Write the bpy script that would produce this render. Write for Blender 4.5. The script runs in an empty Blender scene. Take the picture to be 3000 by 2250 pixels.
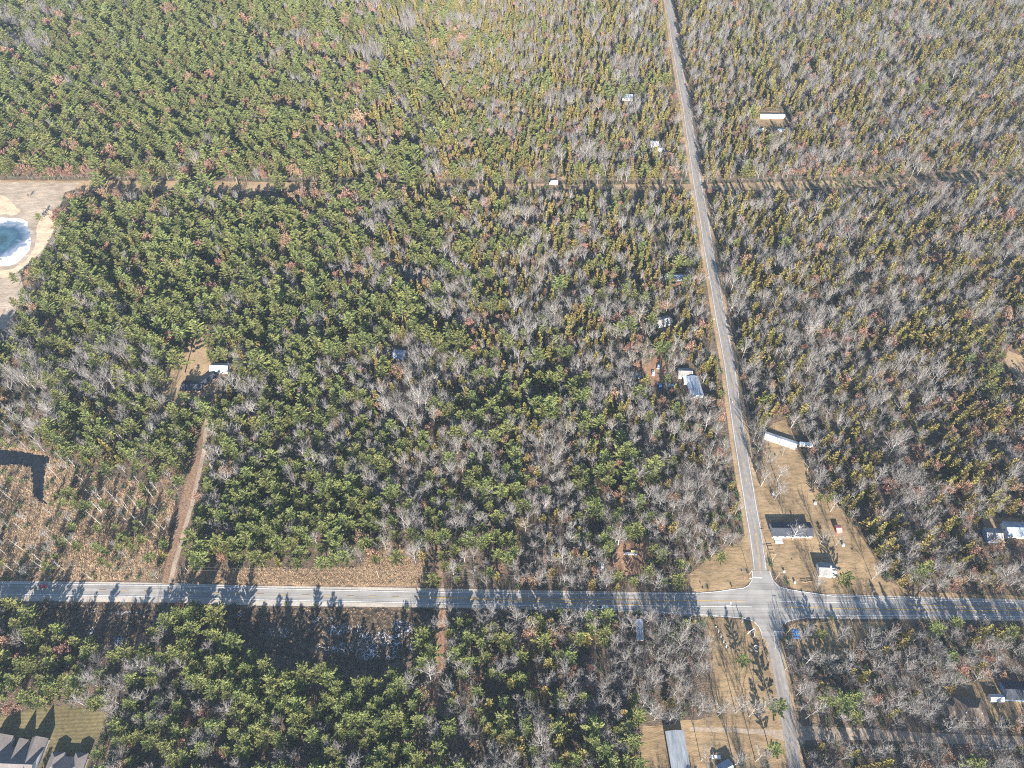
import bpy, bmesh, math, random
from mathutils import Vector, Matrix, noise
from mathutils.geometry import tessellate_polygon
R = math.radians
S = bpy.context.scene
COL = S.collection

# ------------------------------------------------------------------ camera, sky, sun, exposure
CAM_H = 400.0
PITCH = R(51.8)            # below the horizon
F_PX = 2083.0              # focal length in pixels of the 3000 x 2250 photograph
cd = bpy.data.cameras.new('camera')
cam = bpy.data.objects.new('camera', cd)
COL.objects.link(cam)
cam.location = (0, 0, CAM_H)
cam.rotation_euler = (math.pi / 2 - PITCH, 0, 0)
cd.sensor_width = 36.0
cd.lens = 36.0 * F_PX / 3000.0
cd.clip_start = 1.0
cd.clip_end = 6000.0
S.camera = cam

SUN_EL = R(22.0)
SUN_AZ = R(-4.2)           # heading in which the shadows fall, from +Y towards +X
w = bpy.data.worlds.new('World')
S.world = w
w.use_nodes = True
nt = w.node_tree
sky = nt.nodes.new('ShaderNodeTexSky')
sky.sky_type = 'NISHITA'
sky.sun_disc = False
sky.ozone_density = 4.0
sky.dust_density = 0.3
sky.air_density = 1.2
sky.sun_elevation = SUN_EL
sky.sun_rotation = math.pi + SUN_AZ
bg = nt.nodes['Background']
bg.inputs['Strength'].default_value = 0.065
nt.links.new(sky.outputs[0], bg.inputs['Color'])
sl = bpy.data.lights.new('sun', 'SUN')
sl.energy = 5.0
sl.angle = R(0.5)
sl.color = (1.0, 0.92, 0.82)
sun = bpy.data.objects.new('sun', sl)
COL.objects.link(sun)
SUN_D = Vector((math.sin(SUN_AZ) * math.cos(SUN_EL), math.cos(SUN_AZ) * math.cos(SUN_EL), -math.sin(SUN_EL)))
sun.rotation_euler = SUN_D.to_track_quat('-Z', 'Y').to_euler()
S.view_settings.view_transform = 'Standard'
S.view_settings.look = 'None'
S.view_settings.exposure = 2.1
S.view_settings.gamma = 1.0
S.cycles.filter_width = 1.1
S.cycles.use_denoising = False
S.cycles.max_bounces = 5
S.cycles.diffuse_bounces = 2
S.cycles.transparent_max_bounces = 4
S.cycles.volume_bounces = 0

# ------------------------------------------------------------------ pixels of the photograph <-> ground
_c, _s = math.cos(PITCH), math.sin(PITCH)

def G(u, v, z=0.0):
    dx, dy = (u - 1500.0) / F_PX, (1125.0 - v) / F_PX
    d = Vector((dx, _c + dy * _s, -_s + dy * _c))
    t = (z - CAM_H) / d.z
    return Vector((d.x * t, d.y * t, z))

def P(x, y, z=0.0):
    zz = z - CAM_H
    dep = y * _c - zz * _s
    if dep < 1:
        return (-9999, -9999, 1)
    up = y * _s + zz * _c
    return (1500 + F_PX * x / dep, 1125 - F_PX * up / dep, dep)

# ------------------------------------------------------------------ helpers
def tag(o, label=None, cat=None, group=None, kind=None):
    if label: o['label'] = label
    if cat: o['category'] = cat
    if group: o['group'] = group
    if kind: o['kind'] = kind
    return o

def link(o, parent=None):
    COL.objects.link(o)
    if parent is not None:
        o.parent = parent
    return o

def thing(name, label, cat, loc=(0, 0, 0), rz=0.0, group=None, scale=None):
    o = bpy.data.objects.new(name, None)
    o.empty_display_size = 0.5
    o.location = loc
    o.rotation_euler = (0, 0, rz)
    if scale: o.scale = scale
    link(o)
    return tag(o, label, cat, group)

class MB:
    """collects faces, builds one mesh object"""
    def __init__(self):
        self.v, self.f, self.m = [], [], []
        self.cur = 0
    def face(self, pts, mi=None):
        b = len(self.v)
        self.v.extend(tuple(p) for p in pts)
        self.f.append(tuple(range(b, b + len(pts))))
        self.m.append(self.cur if mi is None else mi)
    def box(self, x0, x1, y0, y1, z0, z1):
        p = [(x0, y0, z0), (x1, y0, z0), (x1, y1, z0), (x0, y1, z0), (x0, y0, z1), (x1, y0, z1), (x1, y1, z1), (x0, y1, z1)]
        b = len(self.v)
        self.v.extend(p)
        for q in ((0, 3, 2, 1), (4, 5, 6, 7), (0, 1, 5, 4), (1, 2, 6, 5), (2, 3, 7, 6), (3, 0, 4, 7)):
            self.f.append(tuple(b + i for i in q)); self.m.append(self.cur)
    def tube(self, pts, rad, n=5, cap=True):
        pts = [Vector(p) for p in pts]
        rs = rad if isinstance(rad, (list, tuple)) else [rad] * len(pts)
        b = len(self.v)
        for i, p in enumerate(pts):
            d = (pts[min(i + 1, len(pts) - 1)] - pts[max(i - 1, 0)]).normalized()
            a = d.orthogonal().normalized()
            if abs(d.z) < 0.99:
                a = d.cross(Vector((0, 0, 1))).normalized()
            c = d.cross(a)
            for k in range(n):
                t = 2 * math.pi * k / n
                self.v.append(tuple(p + (a * math.cos(t) + c * math.sin(t)) * rs[i]))
        for i in range(len(pts) - 1):
            for k in range(n):
                k2 = (k + 1) % n
                self.f.append((b + i * n + k, b + i * n + k2, b + (i + 1) * n + k2, b + (i + 1) * n + k)); self.m.append(self.cur)
        if cap:
            self.f.append(tuple(b + k for k in reversed(range(n)))); self.m.append(self.cur)
            e = b + (len(pts) - 1) * n
            self.f.append(tuple(e + k for k in range(n))); self.m.append(self.cur)
    def strip(self, p, q, w0, w1, up):
        """flat twig from p to q"""
        d = q - p
        s = d.cross(up)
        if s.length < 1e-6:
            s = d.orthogonal()
        s.normalize()
        if w1 <= 0:
            self.face((p - s * w0, p + s * w0, q))
        else:
            self.face((p - s * w0, p + s * w0, q + s * w1, q - s * w1))
    def mesh(self, name, mats):
        me = bpy.data.meshes.new(name)
        me.from_pydata(self.v, [], self.f)
        for m in (mats if isinstance(mats, (list, tuple)) else [mats]):
            me.materials.append(m)
        if any(self.m):
            me.polygons.foreach_set('material_index', self.m)
        me.update()
        return me
    def build(self, name, mats, parent=None, smooth=False):
        me = self.mesh(name, mats)
        if smooth:
            me.polygons.foreach_set('use_smooth', [True] * len(me.polygons))
        return link(bpy.data.objects.new(name, me), parent)

def bevel(o, width, seg=1):
    m = o.modifiers.new('bevel', 'BEVEL'); m.width = width; m.segments = seg; m.limit_method = 'ANGLE'
    return o

# ------------------------------------------------------------------ materials
def mat(name, stops, scale=0.2, rough=0.9, detail=6, src='pos', rand=0.0, transl=0.0, bump=0.0, bscale=None, stretch=None, second=None, spec=0.2, metal=0.0, distort=0.0, hue=0.0):
    """noise-driven colour ramp; rand: brightness spread per object; second: (scale, lo, hi) a second multiplying noise"""
    m = bpy.data.materials.new(name); m.use_nodes = True
    n, L = m.node_tree.nodes, m.node_tree.links
    b = n['Principled BSDF']
    b.inputs['Roughness'].default_value = rough
    b.inputs['Specular IOR Level'].default_value = spec
    b.inputs['Metallic'].default_value = metal
    if src == 'pos':
        g = n.new('ShaderNodeNewGeometry'); vec = g.outputs['Position']
    else:
        g = n.new('ShaderNodeTexCoord'); vec = g.outputs['Object']
    if stretch:
        mp = n.new('ShaderNodeMapping'); mp.inputs['Scale'].default_value = stretch[:3]
        if len(stretch) > 3: mp.inputs['Rotation'].default_value = (0, 0, stretch[3])
        L.new(vec, mp.inputs['Vector']); vec = mp.outputs['Vector']
    t = n.new('ShaderNodeTexNoise'); t.inputs['Scale'].default_value = scale; t.inputs['Detail'].default_value = detail
    t.inputs['Roughness'].default_value = 0.65; t.inputs['Distortion'].default_value = distort
    L.new(vec, t.inputs['Vector'])
    r = n.new('ShaderNodeValToRGB')
    el = r.color_ramp.elements
    while len(el) < len(stops): el.new(0.5)
    for e, (p, c) in zip(el, stops):
        e.position = p; e.color = (*c, 1)
    L.new(t.outputs['Fac'], r.inputs['Fac'])
    col = r.outputs['Color']
    if second:
        t2 = n.new('ShaderNodeTexNoise'); t2.inputs['Scale'].default_value = second[0]; t2.inputs['Detail'].default_value = 4
        L.new(vec if not stretch else g.outputs[0] if src == 'pos' else vec, t2.inputs['Vector'])
        if src == 'pos': L.new(g.outputs['Position'], t2.inputs['Vector'])
        mr = n.new('ShaderNodeMapRange'); mr.inputs['From Min'].default_value = 0.3; mr.inputs['From Max'].default_value = 0.7
        mr.inputs['To Min'].default_value = second[1]; mr.inputs['To Max'].default_value = second[2]
        L.new(t2.outputs['Fac'], mr.inputs['Value'])
        mx = n.new('ShaderNodeVectorMath'); mx.operation = 'SCALE'
        L.new(col, mx.inputs[0]); L.new(mr.outputs[0], mx.inputs['Scale']); col = mx.outputs[0]
    if rand or hue:
        oi = n.new('ShaderNodeObjectInfo')
        hs = n.new('ShaderNodeHueSaturation')
        mr = n.new('ShaderNodeMapRange'); mr.inputs['To Min'].default_value = 1 - rand; mr.inputs['To Max'].default_value = 1 + rand
        L.new(oi.outputs['Random'], mr.inputs['Value']); L.new(mr.outputs[0], hs.inputs['Value'])
        if hue:
            wn = n.new('ShaderNodeTexWhiteNoise'); wn.noise_dimensions = '1D'
            L.new(oi.outputs['Random'], wn.inputs['W'])
            m2 = n.new('ShaderNodeMapRange'); m2.inputs['To Min'].default_value = 0.5 - hue; m2.inputs['To Max'].default_value = 0.5 + hue
            L.new(wn.outputs['Value'], m2.inputs['Value']); L.new(m2.outputs[0], hs.inputs['Hue'])
        L.new(col, hs.inputs['Color']); col = hs.outputs['Color']
    L.new(col, b.inputs['Base Color'])
    if bump:
        t3 = n.new('ShaderNodeTexNoise'); t3.inputs['Scale'].default_value = bscale or scale * 4; t3.inputs['Detail'].default_value = 5
        L.new(vec, t3.inputs['Vector'])
        bp = n.new('ShaderNodeBump'); bp.inputs['Strength'].default_value = 1.0; bp.inputs['Distance'].default_value = bump
        L.new(t3.outputs['Fac'], bp.inputs['Height']); L.new(bp.outputs[0], b.inputs['Normal'])
    if transl:
        tr = n.new('ShaderNodeBsdfTranslucent'); L.new(col, tr.inputs['Color'])
        ms = n.new('ShaderNodeMixShader'); ms.inputs[0].default_value = transl
        L.new(b.outputs[0], ms.inputs[1]); L.new(tr.outputs[0], ms.inputs[2])
        L.new(ms.outputs[0], n['Material Output'].inputs['Surface'])
    return m

def plain(name, c, rough=0.6, spec=0.3, metal=0.0, var=0.12):
    lo = tuple(x * (1 - var) for x in c); hi = tuple(min(1, x * (1 + var)) for x in c)
    return mat(name, [(0.35, lo), (0.65, hi)], scale=1.3, rough=rough, src='obj', spec=spec, metal=metal, detail=4)

M = {}
M['litter'] = mat('leaf_litter', [(0.3, (.045, .042, .032)), (0.45, (.09, .07, .05)), (0.58, (.14, .095, .065)), (0.72, (.075, .072, .048))], scale=0.35, second=(0.03, .75, 1.25), bump=.5)
M['dry_grass'] = mat('dry_grass', [(0.3, (.115, .087, .047)), (0.5, (.212, .150, .084)), (0.7, (.27, .192, .112))], scale=0.5, second=(0.06, .68, 1.2), bump=.15, stretch=(.35, 1, 1, .1))
M['verge'] = mat('verge_grass', [(0.3, (.17, .13, .08)), (0.5, (.26, .185, .11)), (0.7, (.34, .25, .155))], scale=0.6, second=(0.06, .75, 1.2), bump=.2)
M['rusty_ground'] = mat('needle_covered_ground', [(0.3, (.12, .07, .042)), (0.5, (.22, .13, .08)), (0.7, (.30, .19, .12))], scale=0.5, second=(0.08, .75, 1.2), bump=.3)
M['cut_ground'] = mat('brush_cut_ground', [(0.3, (.08, .055, .04)), (0.5, (.18, .115, .075)), (0.7, (.28, .19, .13))], scale=0.8, second=(0.08, .75, 1.2), bump=.5)
M['marsh'] = mat('marsh_ground', [(0.3, (.10, .07, .045)), (0.5, (.21, .145, .09)), (0.7, (.30, .215, .135))], scale=0.5, second=(0.05, .7, 1.2), bump=.4)
M['wet_shade'] = mat('wet_shade_ground', [(0.3, (.02, .018, .016)), (0.5, (.065, .05, .036)), (0.72, (.14, .10, .065))], scale=0.35, second=(0.05, .6, 1.2), bump=.4)  # wet ground, its dark colour also holding the shade of the trees
M['sand'] = mat('pale_sand', [(0.3, (.30, .225, .15)), (0.5, (.42, .33, .225)), (0.7, (.52, .42, .30))], scale=0.12, second=(0.5, .88, 1.08), bump=.2)
M['bare_earth'] = mat('disturbed_earth', [(0.3, (.20, .16, .12)), (0.5, (.28, .225, .17)), (0.7, (.36, .30, .23))], scale=0.25, second=(0.05, .8, 1.2), bump=.3, stretch=(.4, 1, 1, 0))
M['gravel'] = mat('gravel', [(0.3, (.24, .21, .18)), (0.5, (.32, .285, .24)), (0.7, (.39, .35, .30))], scale=1.0, second=(0.1, .82, 1.12), bump=.05)
M['track'] = mat('sandy_track', [(0.3, (.17, .135, .10)), (0.5, (.25, .198, .148)), (0.7, (.32, .258, .195))], scale=0.6, second=(0.1, .8, 1.15), bump=.1)
M['asphalt'] = mat('worn_asphalt', [(0.3, (.145, .138, .126)), (0.5, (.215, .205, .190)), (0.7, (.28, .268, .246))], scale=0.35, stretch=(.03, 1.9, 1, -.03), second=(0.12, .82, 1.15), rough=.8)
M['asphalt_side'] = mat('weathered_asphalt', [(0.3, (.135, .125, .116)), (0.5, (.19, .177, .164)), (0.7, (.25, .234, .218))], scale=0.35, stretch=(1.6, .06, 1, .12), second=(0.35, .86, 1.1), rough=.8)
M['white_line'] = mat('white_road_paint', [(0.35, (.32, .31, .30)), (0.6, (.55, .54, .52))], scale=1.5)
M['yellow_line'] = mat('yellow_road_paint', [(0.35, (.30, .21, .08)), (0.6, (.48, .31, .10))], scale=1.5)
M['snow'] = mat('shade_blue_snow', [(0.3, (.34, .36, .40)), (0.7, (.50, .52, .56))], scale=1, rough=.6)  # dim blue of the shade is put into the snow colour
M['water'] = mat('dark_marsh_water', [(0.3, (.006, .008, .012)), (0.7, (.014, .017, .02))], scale=.2, rough=.2, spec=.25)

def field_material():
    m = mat('mown_field', [(0.3, (.075, .066, .030)), (0.5, (.118, .097, .046)), (0.7, (.155, .125, .064))], scale=0.5, second=(0.04, .75, 1.2), bump=.1)
    n, L = m.node_tree.nodes, m.node_tree.links
    b = n['Principled BSDF']
    src = b.inputs['Base Color'].links[0].from_socket
    g = n.new('ShaderNodeNewGeometry'); mp = n.new('ShaderNodeMapping'); mp.inputs['Rotation'].default_value = (0, 0, R(-3) + math.pi / 2)
    L.new(g.outputs['Position'], mp.inputs['Vector'])
    wv = n.new('ShaderNodeTexWave'); wv.inputs['Scale'].default_value = 0.17; wv.inputs['Distortion'].default_value = 1.2; wv.inputs['Detail'].default_value = 3
    L.new(mp.outputs[0], wv.inputs['Vector'])
    mr = n.new('ShaderNodeMapRange'); mr.inputs['To Min'].default_value = .82; mr.inputs['To Max'].default_value = 1.12
    L.new(wv.outputs['Fac'], mr.inputs['Value'])
    mx = n.new('ShaderNodeVectorMath'); mx.operation = 'SCALE'
    L.new(src, mx.inputs[0]); L.new(mr.outputs[0], mx.inputs['Scale']); L.new(mx.outputs[0], b.inputs['Base Color'])
    return m
M['field'] = field_material()

def ice_material():
    m = bpy.data.materials.new('pond_ice'); m.use_nodes = True
    n, L = m.node_tree.nodes, m.node_tree.links
    b = n['Principled BSDF']; b.inputs['Roughness'].default_value = .6; b.inputs['Specular IOR Level'].default_value = .15
    tc = n.new('ShaderNodeTexCoord')
    ln = n.new('ShaderNodeVectorMath'); ln.operation = 'LENGTH'
    mp = n.new('ShaderNodeMapping'); mp.inputs['Scale'].default_value = (1 / 29.0, 1 / 27.5, 0)
    L.new(tc.outputs['Object'], mp.inputs['Vector']); L.new(mp.outputs[0], ln.inputs[0])
    t = n.new('ShaderNodeTexNoise'); t.inputs['Scale'].default_value = .11; t.inputs['Detail'].default_value = 7; t.inputs['Distortion'].default_value = 1.6
    L.new(tc.outputs['Object'], t.inputs['Vector'])
    ma = n.new('ShaderNodeMath'); ma.operation = 'MULTIPLY_ADD'; ma.inputs[1].default_value = .75; 
    L.new(t.outputs['Fac'], ma.inputs[0]); L.new(ln.outputs['Value'], ma.inputs[2])
    r = n.new('ShaderNodeValToRGB'); el = r.color_ramp.elements
    for p, c in ((.3, (.04, .085, .11)), (.55, (.02, .05, .07)), (.75, (.045, .10, .135)), (.95, (.024, .06, .095)), (1.12, (.085, .125, .175)), (1.3, (.21, .235, .28))):
        e = el.new(min(1, p / 1.4)); e.color = (*c, 1)
    el.remove(el[0])
    dv = n.new('ShaderNodeMath'); dv.operation = 'DIVIDE'; dv.inputs[1].default_value = 1.4
    L.new(ma.outputs[0], dv.inputs[0]); L.new(dv.outputs[0], r.inputs['Fac']); L.new(r.outputs['Color'], b.inputs['Base Color'])
    return m
M['ice'] = ice_material()

M['pine'] = mat('pine_needles', [(0.3, (.088, .112, .034)), (0.5, (.150, .168, .055)), (0.7, (.210, .218, .080))], scale=.6, rough=.75, transl=.22, rand=.22, hue=.018, src='obj')
M['olive'] = mat('olive_needles', [(0.3, (.125, .112, .034)), (0.5, (.190, .160, .052)), (0.7, (.250, .205, .072))], scale=.6, rough=.8, transl=.22, rand=.22, hue=.02, src='obj')
M['rust'] = mat('rust_leaves', [(0.3, (.20, .125, .088)), (0.5, (.29, .178, .122)), (0.7, (.38, .25, .175))], scale=.6, rough=.85, transl=.25, rand=.25, hue=.02, src='obj')
M['yellow'] = mat('yellow_leaves', [(0.3, (.25, .22, .03)), (0.7, (.45, .40, .06))], scale=.6, rough=.85, transl=.25, src='obj')
M['twig'] = mat('grey_twigs', [(0.3, (.150, .140, .130)), (0.7, (.232, .218, .204))], scale=.5, rand=.22, hue=.02, src='obj')
M['limb'] = mat('pale_limbs', [(0.3, (.24, .226, .214)), (0.7, (.35, .333, .318))], scale=.8, rand=.15, src='obj')
M['bark'] = mat('dark_bark', [(0.3, (.10, .075, .055)), (0.7, (.18, .14, .11))], scale=1.5, src='obj')
M['birch'] = mat('pale_birch_bark', [(0.3, (.30, .28, .25)), (0.7, (.48, .45, .41))], scale=1.5, src='obj')
M['brush'] = mat('brushwood', [(0.3, (.10, .085, .065)), (0.5, (.17, .145, .115)), (0.7, (.13, .135, .075))], scale=.3, rand=.3, hue=.03, src='obj')
M['green_brush'] = mat('low_evergreen', [(0.3, (.05, .085, .035)), (0.7, (.11, .15, .06))], scale=.6, rand=.3, hue=.02, transl=.2, src='obj')
M['reed'] = mat('dry_reeds', [(0.3, (.30, .21, .13)), (0.7, (.52, .40, .27))], scale=.3, rand=.28, hue=.012, src='obj', transl=.2)
# ------------------------------------------------------------------ ground sheets
rng = random.Random(7)

def lerp_tab(tab, x):
    if x <= tab[0][0]:
        (a, b), (c, d) = tab[0], tab[1]
    elif x >= tab[-1][0]:
        (a, b), (c, d) = tab[-2], tab[-1]
    else:
        for i in range(len(tab) - 1):
            if tab[i][0] <= x <= tab[i + 1][0]:
                (a, b), (c, d) = tab[i], tab[i + 1]; break
    return b + (d - b) * (x - a) / (c - a)

LAWNS = []      # outlines of the open grass
FOOT = []       # building and vehicle footprints
CLEAR = []      # photograph-space outlines that trees must not hide: (bbox, points, how much of the rule)

def clear(pts, why=''):
    us = [p[0] for p in pts]; vs = [p[1] for p in pts]
    CLEAR.append((min(us), max(us), min(vs), max(vs), pts))

def on_foot(u, v):
    return any(a <= u <= b and c <= v <= d and inside(u, v, pts) for a, b, c, d, pts in FOOT)

def inside(u, v, pts):
    c = False
    j = len(pts) - 1
    for i in range(len(pts)):
        (xi, yi), (xj, yj) = pts[i], pts[j]
        if (yi > v) != (yj > v) and u < (xj - xi) * (v - yi) / (yj - yi) + xi:
            c = not c
        j = i
    return c

def in_clear(u, v):
    for a, b, c, d, pts in CLEAR:
        if a <= u <= b and c <= v <= d and inside(u, v, pts):
            return True
    return False

def rough_outline(pts, amp, step=2.0, seed=0):
    """ground outline from photograph points: subdivided and made irregular"""
    g = [G(u, v) for u, v in pts]
    out = []
    for i in range(len(g)):
        a, b = g[i], g[(i + 1) % len(g)]
        n = max(1, int((b - a).length / step))
        for k in range(n):
            p = a.lerp(b, k / n)
            if amp:
                p = p + Vector((noise.noise(Vector((p.x * .13 + seed, p.y * .13, 3))) + .5 * noise.noise(Vector((p.x * .5, p.y * .5 + seed, 9))),
                                noise.noise(Vector((p.x * .13, p.y * .13 + seed, 17))) + .5 * noise.noise(Vector((p.x * .5 + seed, p.y * .5, 23))), 0)) * amp
            out.append(p)
    return out

def sheet(name, pts, m, z, amp=1.2, kind='structure', keep_clear=True, step=2.0):
    if keep_clear: clear(pts)
    if name == 'lawn': LAWNS.append(pts)
    o2 = rough_outline(pts, amp, step, seed=z * 100)
    me = bpy.data.meshes.new(name)
    me.from_pydata([(p.x, p.y, z) for p in o2], [], [tuple(range(len(o2)))])
    if me.polygons[0].normal.z < 0:
        me.flip_normals()
    me.materials.append(m)
    return tag(link(bpy.data.objects.new(name, me)), kind=kind)

def ribbon(mb, left, right, z, mi=0):
    """strip between two lists of ground points"""
    for i in range(len(left) - 1):
        q = [left[i], left[i + 1], right[i + 1], right[i]]
        q = [Vector((p.x, p.y, z)) for p in q]
        if (q[1] - q[0]).cross(q[3] - q[0]).z < 0: q.reverse()
        mb.face(q, mi)

def ribbon_line(mb, pts, width, z, mi=0):
    L_, R_ = [], []
    for i, p in enumerate(pts):
        d = (pts[min(i + 1, len(pts) - 1)] - pts[max(i - 1, 0)]).normalized()
        s = Vector((-d.y, d.x, 0)) * width / 2
        L_.append(p + s); R_.append(p - s)
    ribbon(mb, L_, R_, z, mi)

def pline(pts, step=6.0):
    """ground polyline from photograph points, resampled"""
    g = [G(u, v) for u, v in pts]
    out = []
    for a, b in zip(g, g[1:]):
        n = max(1, int((b - a).length / step))
        out += [a.lerp(b, k / n) for k in range(n)]
    return out + [g[-1]]

gx0, gx1, gy0, gy1 = -1250, 1250, -260, 1750
gm = MB()
NX, NY = 50, 40
for i in range(NX):
    for j in range(NY):
        xa, xb = gx0 + (gx1 - gx0) * i / NX, gx0 + (gx1 - gx0) * (i + 1) / NX
        ya, yb = gy0 + (gy1 - gy0) * j / NY, gy0 + (gy1 - gy0) * (j + 1) / NY
        gm.face([(xa, ya, 0), (xb, ya, 0), (xb, yb, 0), (xa, yb, 0)])
tag(gm.build('ground', M['litter']), kind='structure')

# --- highway
HU = [(0, 1702), (300, 1705), (500, 1708), (750, 1716), (1200, 1722), (1500, 1728), (1900, 1735), (2050, 1735), (2450, 1741), (2700, 1748), (3000, 1757)]     # north edge of gravel
HL = [(0, 1761), (300, 1763), (500, 1766), (750, 1774), (1200, 1779), (1500, 1784), (1900, 1796), (2050, 1806), (2450, 1813), (2700, 1815), (3000, 1819)]     # south edge of gravel
WU = [(0, 1710), (300, 1713), (500, 1716), (750, 1724), (1200, 1734), (1500, 1739), (1900, 1740), (2050, 1738), (2450, 1746), (2700, 1757), (3000, 1767)]     # north white line
WL = [(0, 1741), (300, 1745), (500, 1750), (750, 1757), (1200, 1766), (1500, 1773), (1900, 1791), (2050, 1800), (2450, 1804), (2700, 1804), (3000, 1807)]     # south white line
us = [-300 + 50 * i for i in range(73)]
def along(tab, off=0): return [G(u, lerp_tab(tab, u) + off) for u in us]
mb = MB(); ribbon(mb, along(HU), along(HL), .046)
tag(mb.build('gravel_shoulder', M['gravel']), kind='structure')
mb = MB(); ribbon(mb, along(WU, -3), along(WL, 3), .07)
tag(mb.build('road', M['asphalt']), kind='structure')
clear([(u, lerp_tab(HU, u) - 2) for u in us] + [(u, lerp_tab(HL, u) - 2) for u in reversed(us)])

# --- side road, north and south of the junction
SC = [(-160, 1935), (0, 1959), (100, 1973), (226, 1994), (316, 2011), (407, 2025), (543, 2044), (633, 2061), (750, 2079), (840, 2096), (931, 2111), (1066, 2137),
      (1157, 2149), (1292, 2168), (1383, 2183), (1500, 2202), (1568, 2214), (1650, 2225), (1740, 2232)]
def side_w(v): return 17.5 + (v) * (36 - 17.5) / 1568.0
SS = [(1800, 2238), (1850, 2257), (1900, 2270), (1952, 2280), (2043, 2297), (2088, 2303), (2178, 2317), (2250, 2329), (2400, 2352)]
def side_edges(tab, v0, v1, extra=0.0, wfun=side_w, step=25):
    vs = [v0 + (v1 - v0) * i / max(1, int((v1 - v0) / step)) for i in range(max(1, int((v1 - v0) / step)) + 1)]
    return ([G(lerp_tab(tab, v) - wfun(v) / 2 - extra * wfun(v) / 36, v) for v in vs], [G(lerp_tab(tab, v) + wfun(v) / 2 + extra * wfun(v) / 36, v) for v in vs], vs)
mb = MB(); a, b, vs1 = side_edges(SC, -160, 1726, 14); ribbon(mb, a, b, .02)
tag(mb.build('roadside_verge', M['verge']), kind='structure')
clear([(lerp_tab(SC, v) - side_w(v) * .93, v) for v in vs1] + [(lerp_tab(SC, v) + side_w(v) * .85, v) for v in reversed(vs1)])
mb = MB(); a, b, _ = side_edges(SC, -160, 1716, 2); ribbon(mb, a, b, .11)
tag(mb.build('side_road', M['asphalt_side']), kind='structure')
w_s = lambda v: 36.0
mb = MB(); a, b, vs2 = side_edges(SS, 1860, 2400, 10, w_s); ribbon(mb, a, b, .02)
tag(mb.build('roadside_verge', M['verge']), kind='structure')
clear([(lerp_tab(SS, v) - 26, v) for v in vs2] + [(lerp_tab(SS, v) + 26, v) for v in reversed(vs2)])
mb = MB(); a, b, _ = side_edges(SS, 1845, 2400, 0, w_s); ribbon(mb, a, b, .11)
tag(mb.build('side_road', M['asphalt_side']), kind='structure')

# --- junction apron with its flared corners (one outline)
k = 400 / 2212.0
def J(x, y): return (2050 + x * k, 1600 + y * k)
NWC = [J(*p) for p in ((0, 762), (300, 738), (500, 705), (700, 685), (790, 640), (842, 560), (852, 470), (845, 400))]
NEC = [J(*p) for p in ((1130, 400), (1150, 470), (1195, 570), (1290, 660), (1440, 705), (1700, 745), (2212, 820))]
SEC = [J(*p) for p in ((2212, 1150), (1720, 1165), (1540, 1190), (1410, 1225), (1360, 1290), (1335, 1400), (1330, 1500))]
SWC = [J(*p) for p in ((1010, 1500), (1000, 1400), (950, 1300), (870, 1215), (690, 1165), (0, 1108))]
sheet('junction', NWC + NEC + SEC + SWC, M['asphalt'], .15, amp=0, step=3)
clear([J(820, 380), J(820, 640), J(400, 730), J(2100, 800), J(1350, 640), J(1180, 380)])

# --- painted markings
mw, my = MB(), MB()
ZM = .20
for tab, sel in ((WU, lambda u: u < 2060 or u > 2440), (WL, lambda u: u < 2040 or u > 2440)):
    seg = []
    for i in range(len(us)):
        for q in range(5):
            u = us[i] + q * 10
            if sel(u): seg.append(G(u, lerp_tab(tab, u)))
            else:
                if len(seg) > 1: ribbon_line(mw, seg, .34, ZM)
                seg = []
    if len(seg) > 1: ribbon_line(mw, seg, .34, ZM)
for pts in (NWC, NEC, SEC, SWC):
    ribbon_line(mw, pline(pts, 2), .36, ZM)
ribbon_line(mw, pline([J(-2000, 955), J(-400, 972), J(840, 985)]), .34, ZM)
ribbon_line(mw, pline([J(1280, 898), J(2212, 915), J(2700, 925)]), .34, ZM)
mid = lambda u: (lerp_tab(WU, u) + lerp_tab(WL, u)) / 2
u = -40.0
while u < 1250:                                        # dashes
    g0 = G(u, mid(u)); ribbon_line(my, [g0, g0 + (G(u + 21, mid(u + 21)) - g0)], .26, ZM); u += 66
for pts in ([(1240, 1749), (1500, 1755), (1900, 1758.5), (2185, 1761.5)], [(1260, 1751.5), (1500, 1760), (1700, 1766.5), (1884, 1772.5)],
            [(2300, 1779), (2500, 1783.5), (2700, 1787), (3200, 1792)], [(2661, 1771), (3000, 1784), (3200, 1789)]):
    ribbon_line(my, pline(pts), .36, ZM)
a, b, vs_ = side_edges(SC, 60, 1670, -1.6)
ribbon_line(mw, a, .26, .16); ribbon_line(mw, b, .26, .16)
v = 80.0
while v < 1560:                                        # centre dashes of the side road
    ribbon_line(my, [G(lerp_tab(SC, v), v), G(lerp_tab(SC, v + 14), v + 14)], .24, .16); v += 46 if v > 700 else 30
ribbon_line(my, [G(lerp_tab(SC, vv) - .6, vv) for vv in range(1560, 1690, 10)], .22, .16)
ribbon_line(my, [G(lerp_tab(SC, vv) + 2.2, vv) for vv in range(1560, 1690, 10)], .22, .16)
ribbon_line(mw, [G(*J(850, 508)), G(*J(1012, 514))], .9, ZM)      # stop bars
ribbon_line(mw, [G(*J(1195, 1388)), G(*J(1322, 1388))], .8, ZM)
ribbon_line(mw, [G(*J(1195, 1400)), G(*J(1225, 1659))], .3, ZM)
def arrow(u, v, sx):                                   # a turn arrow: stem, bend and head
    o = G(u, v)
    P_ = lambda x, y: o + Vector((sx * x, y, 0))
    ribbon_line(mw, [P_(-1.8, -.5), P_(.5, -.5), P_(1.2, .1), P_(1.2, .6)], .35, ZM)
    mw.face([Vector((*(P_(x, y)).xy, ZM)) for x, y in ((.5, .6), (1.9, .6), (1.2, 1.7))], 0)
arrow(*J(475, 945), 1); arrow(*J(1600, 955), -1)
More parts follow.
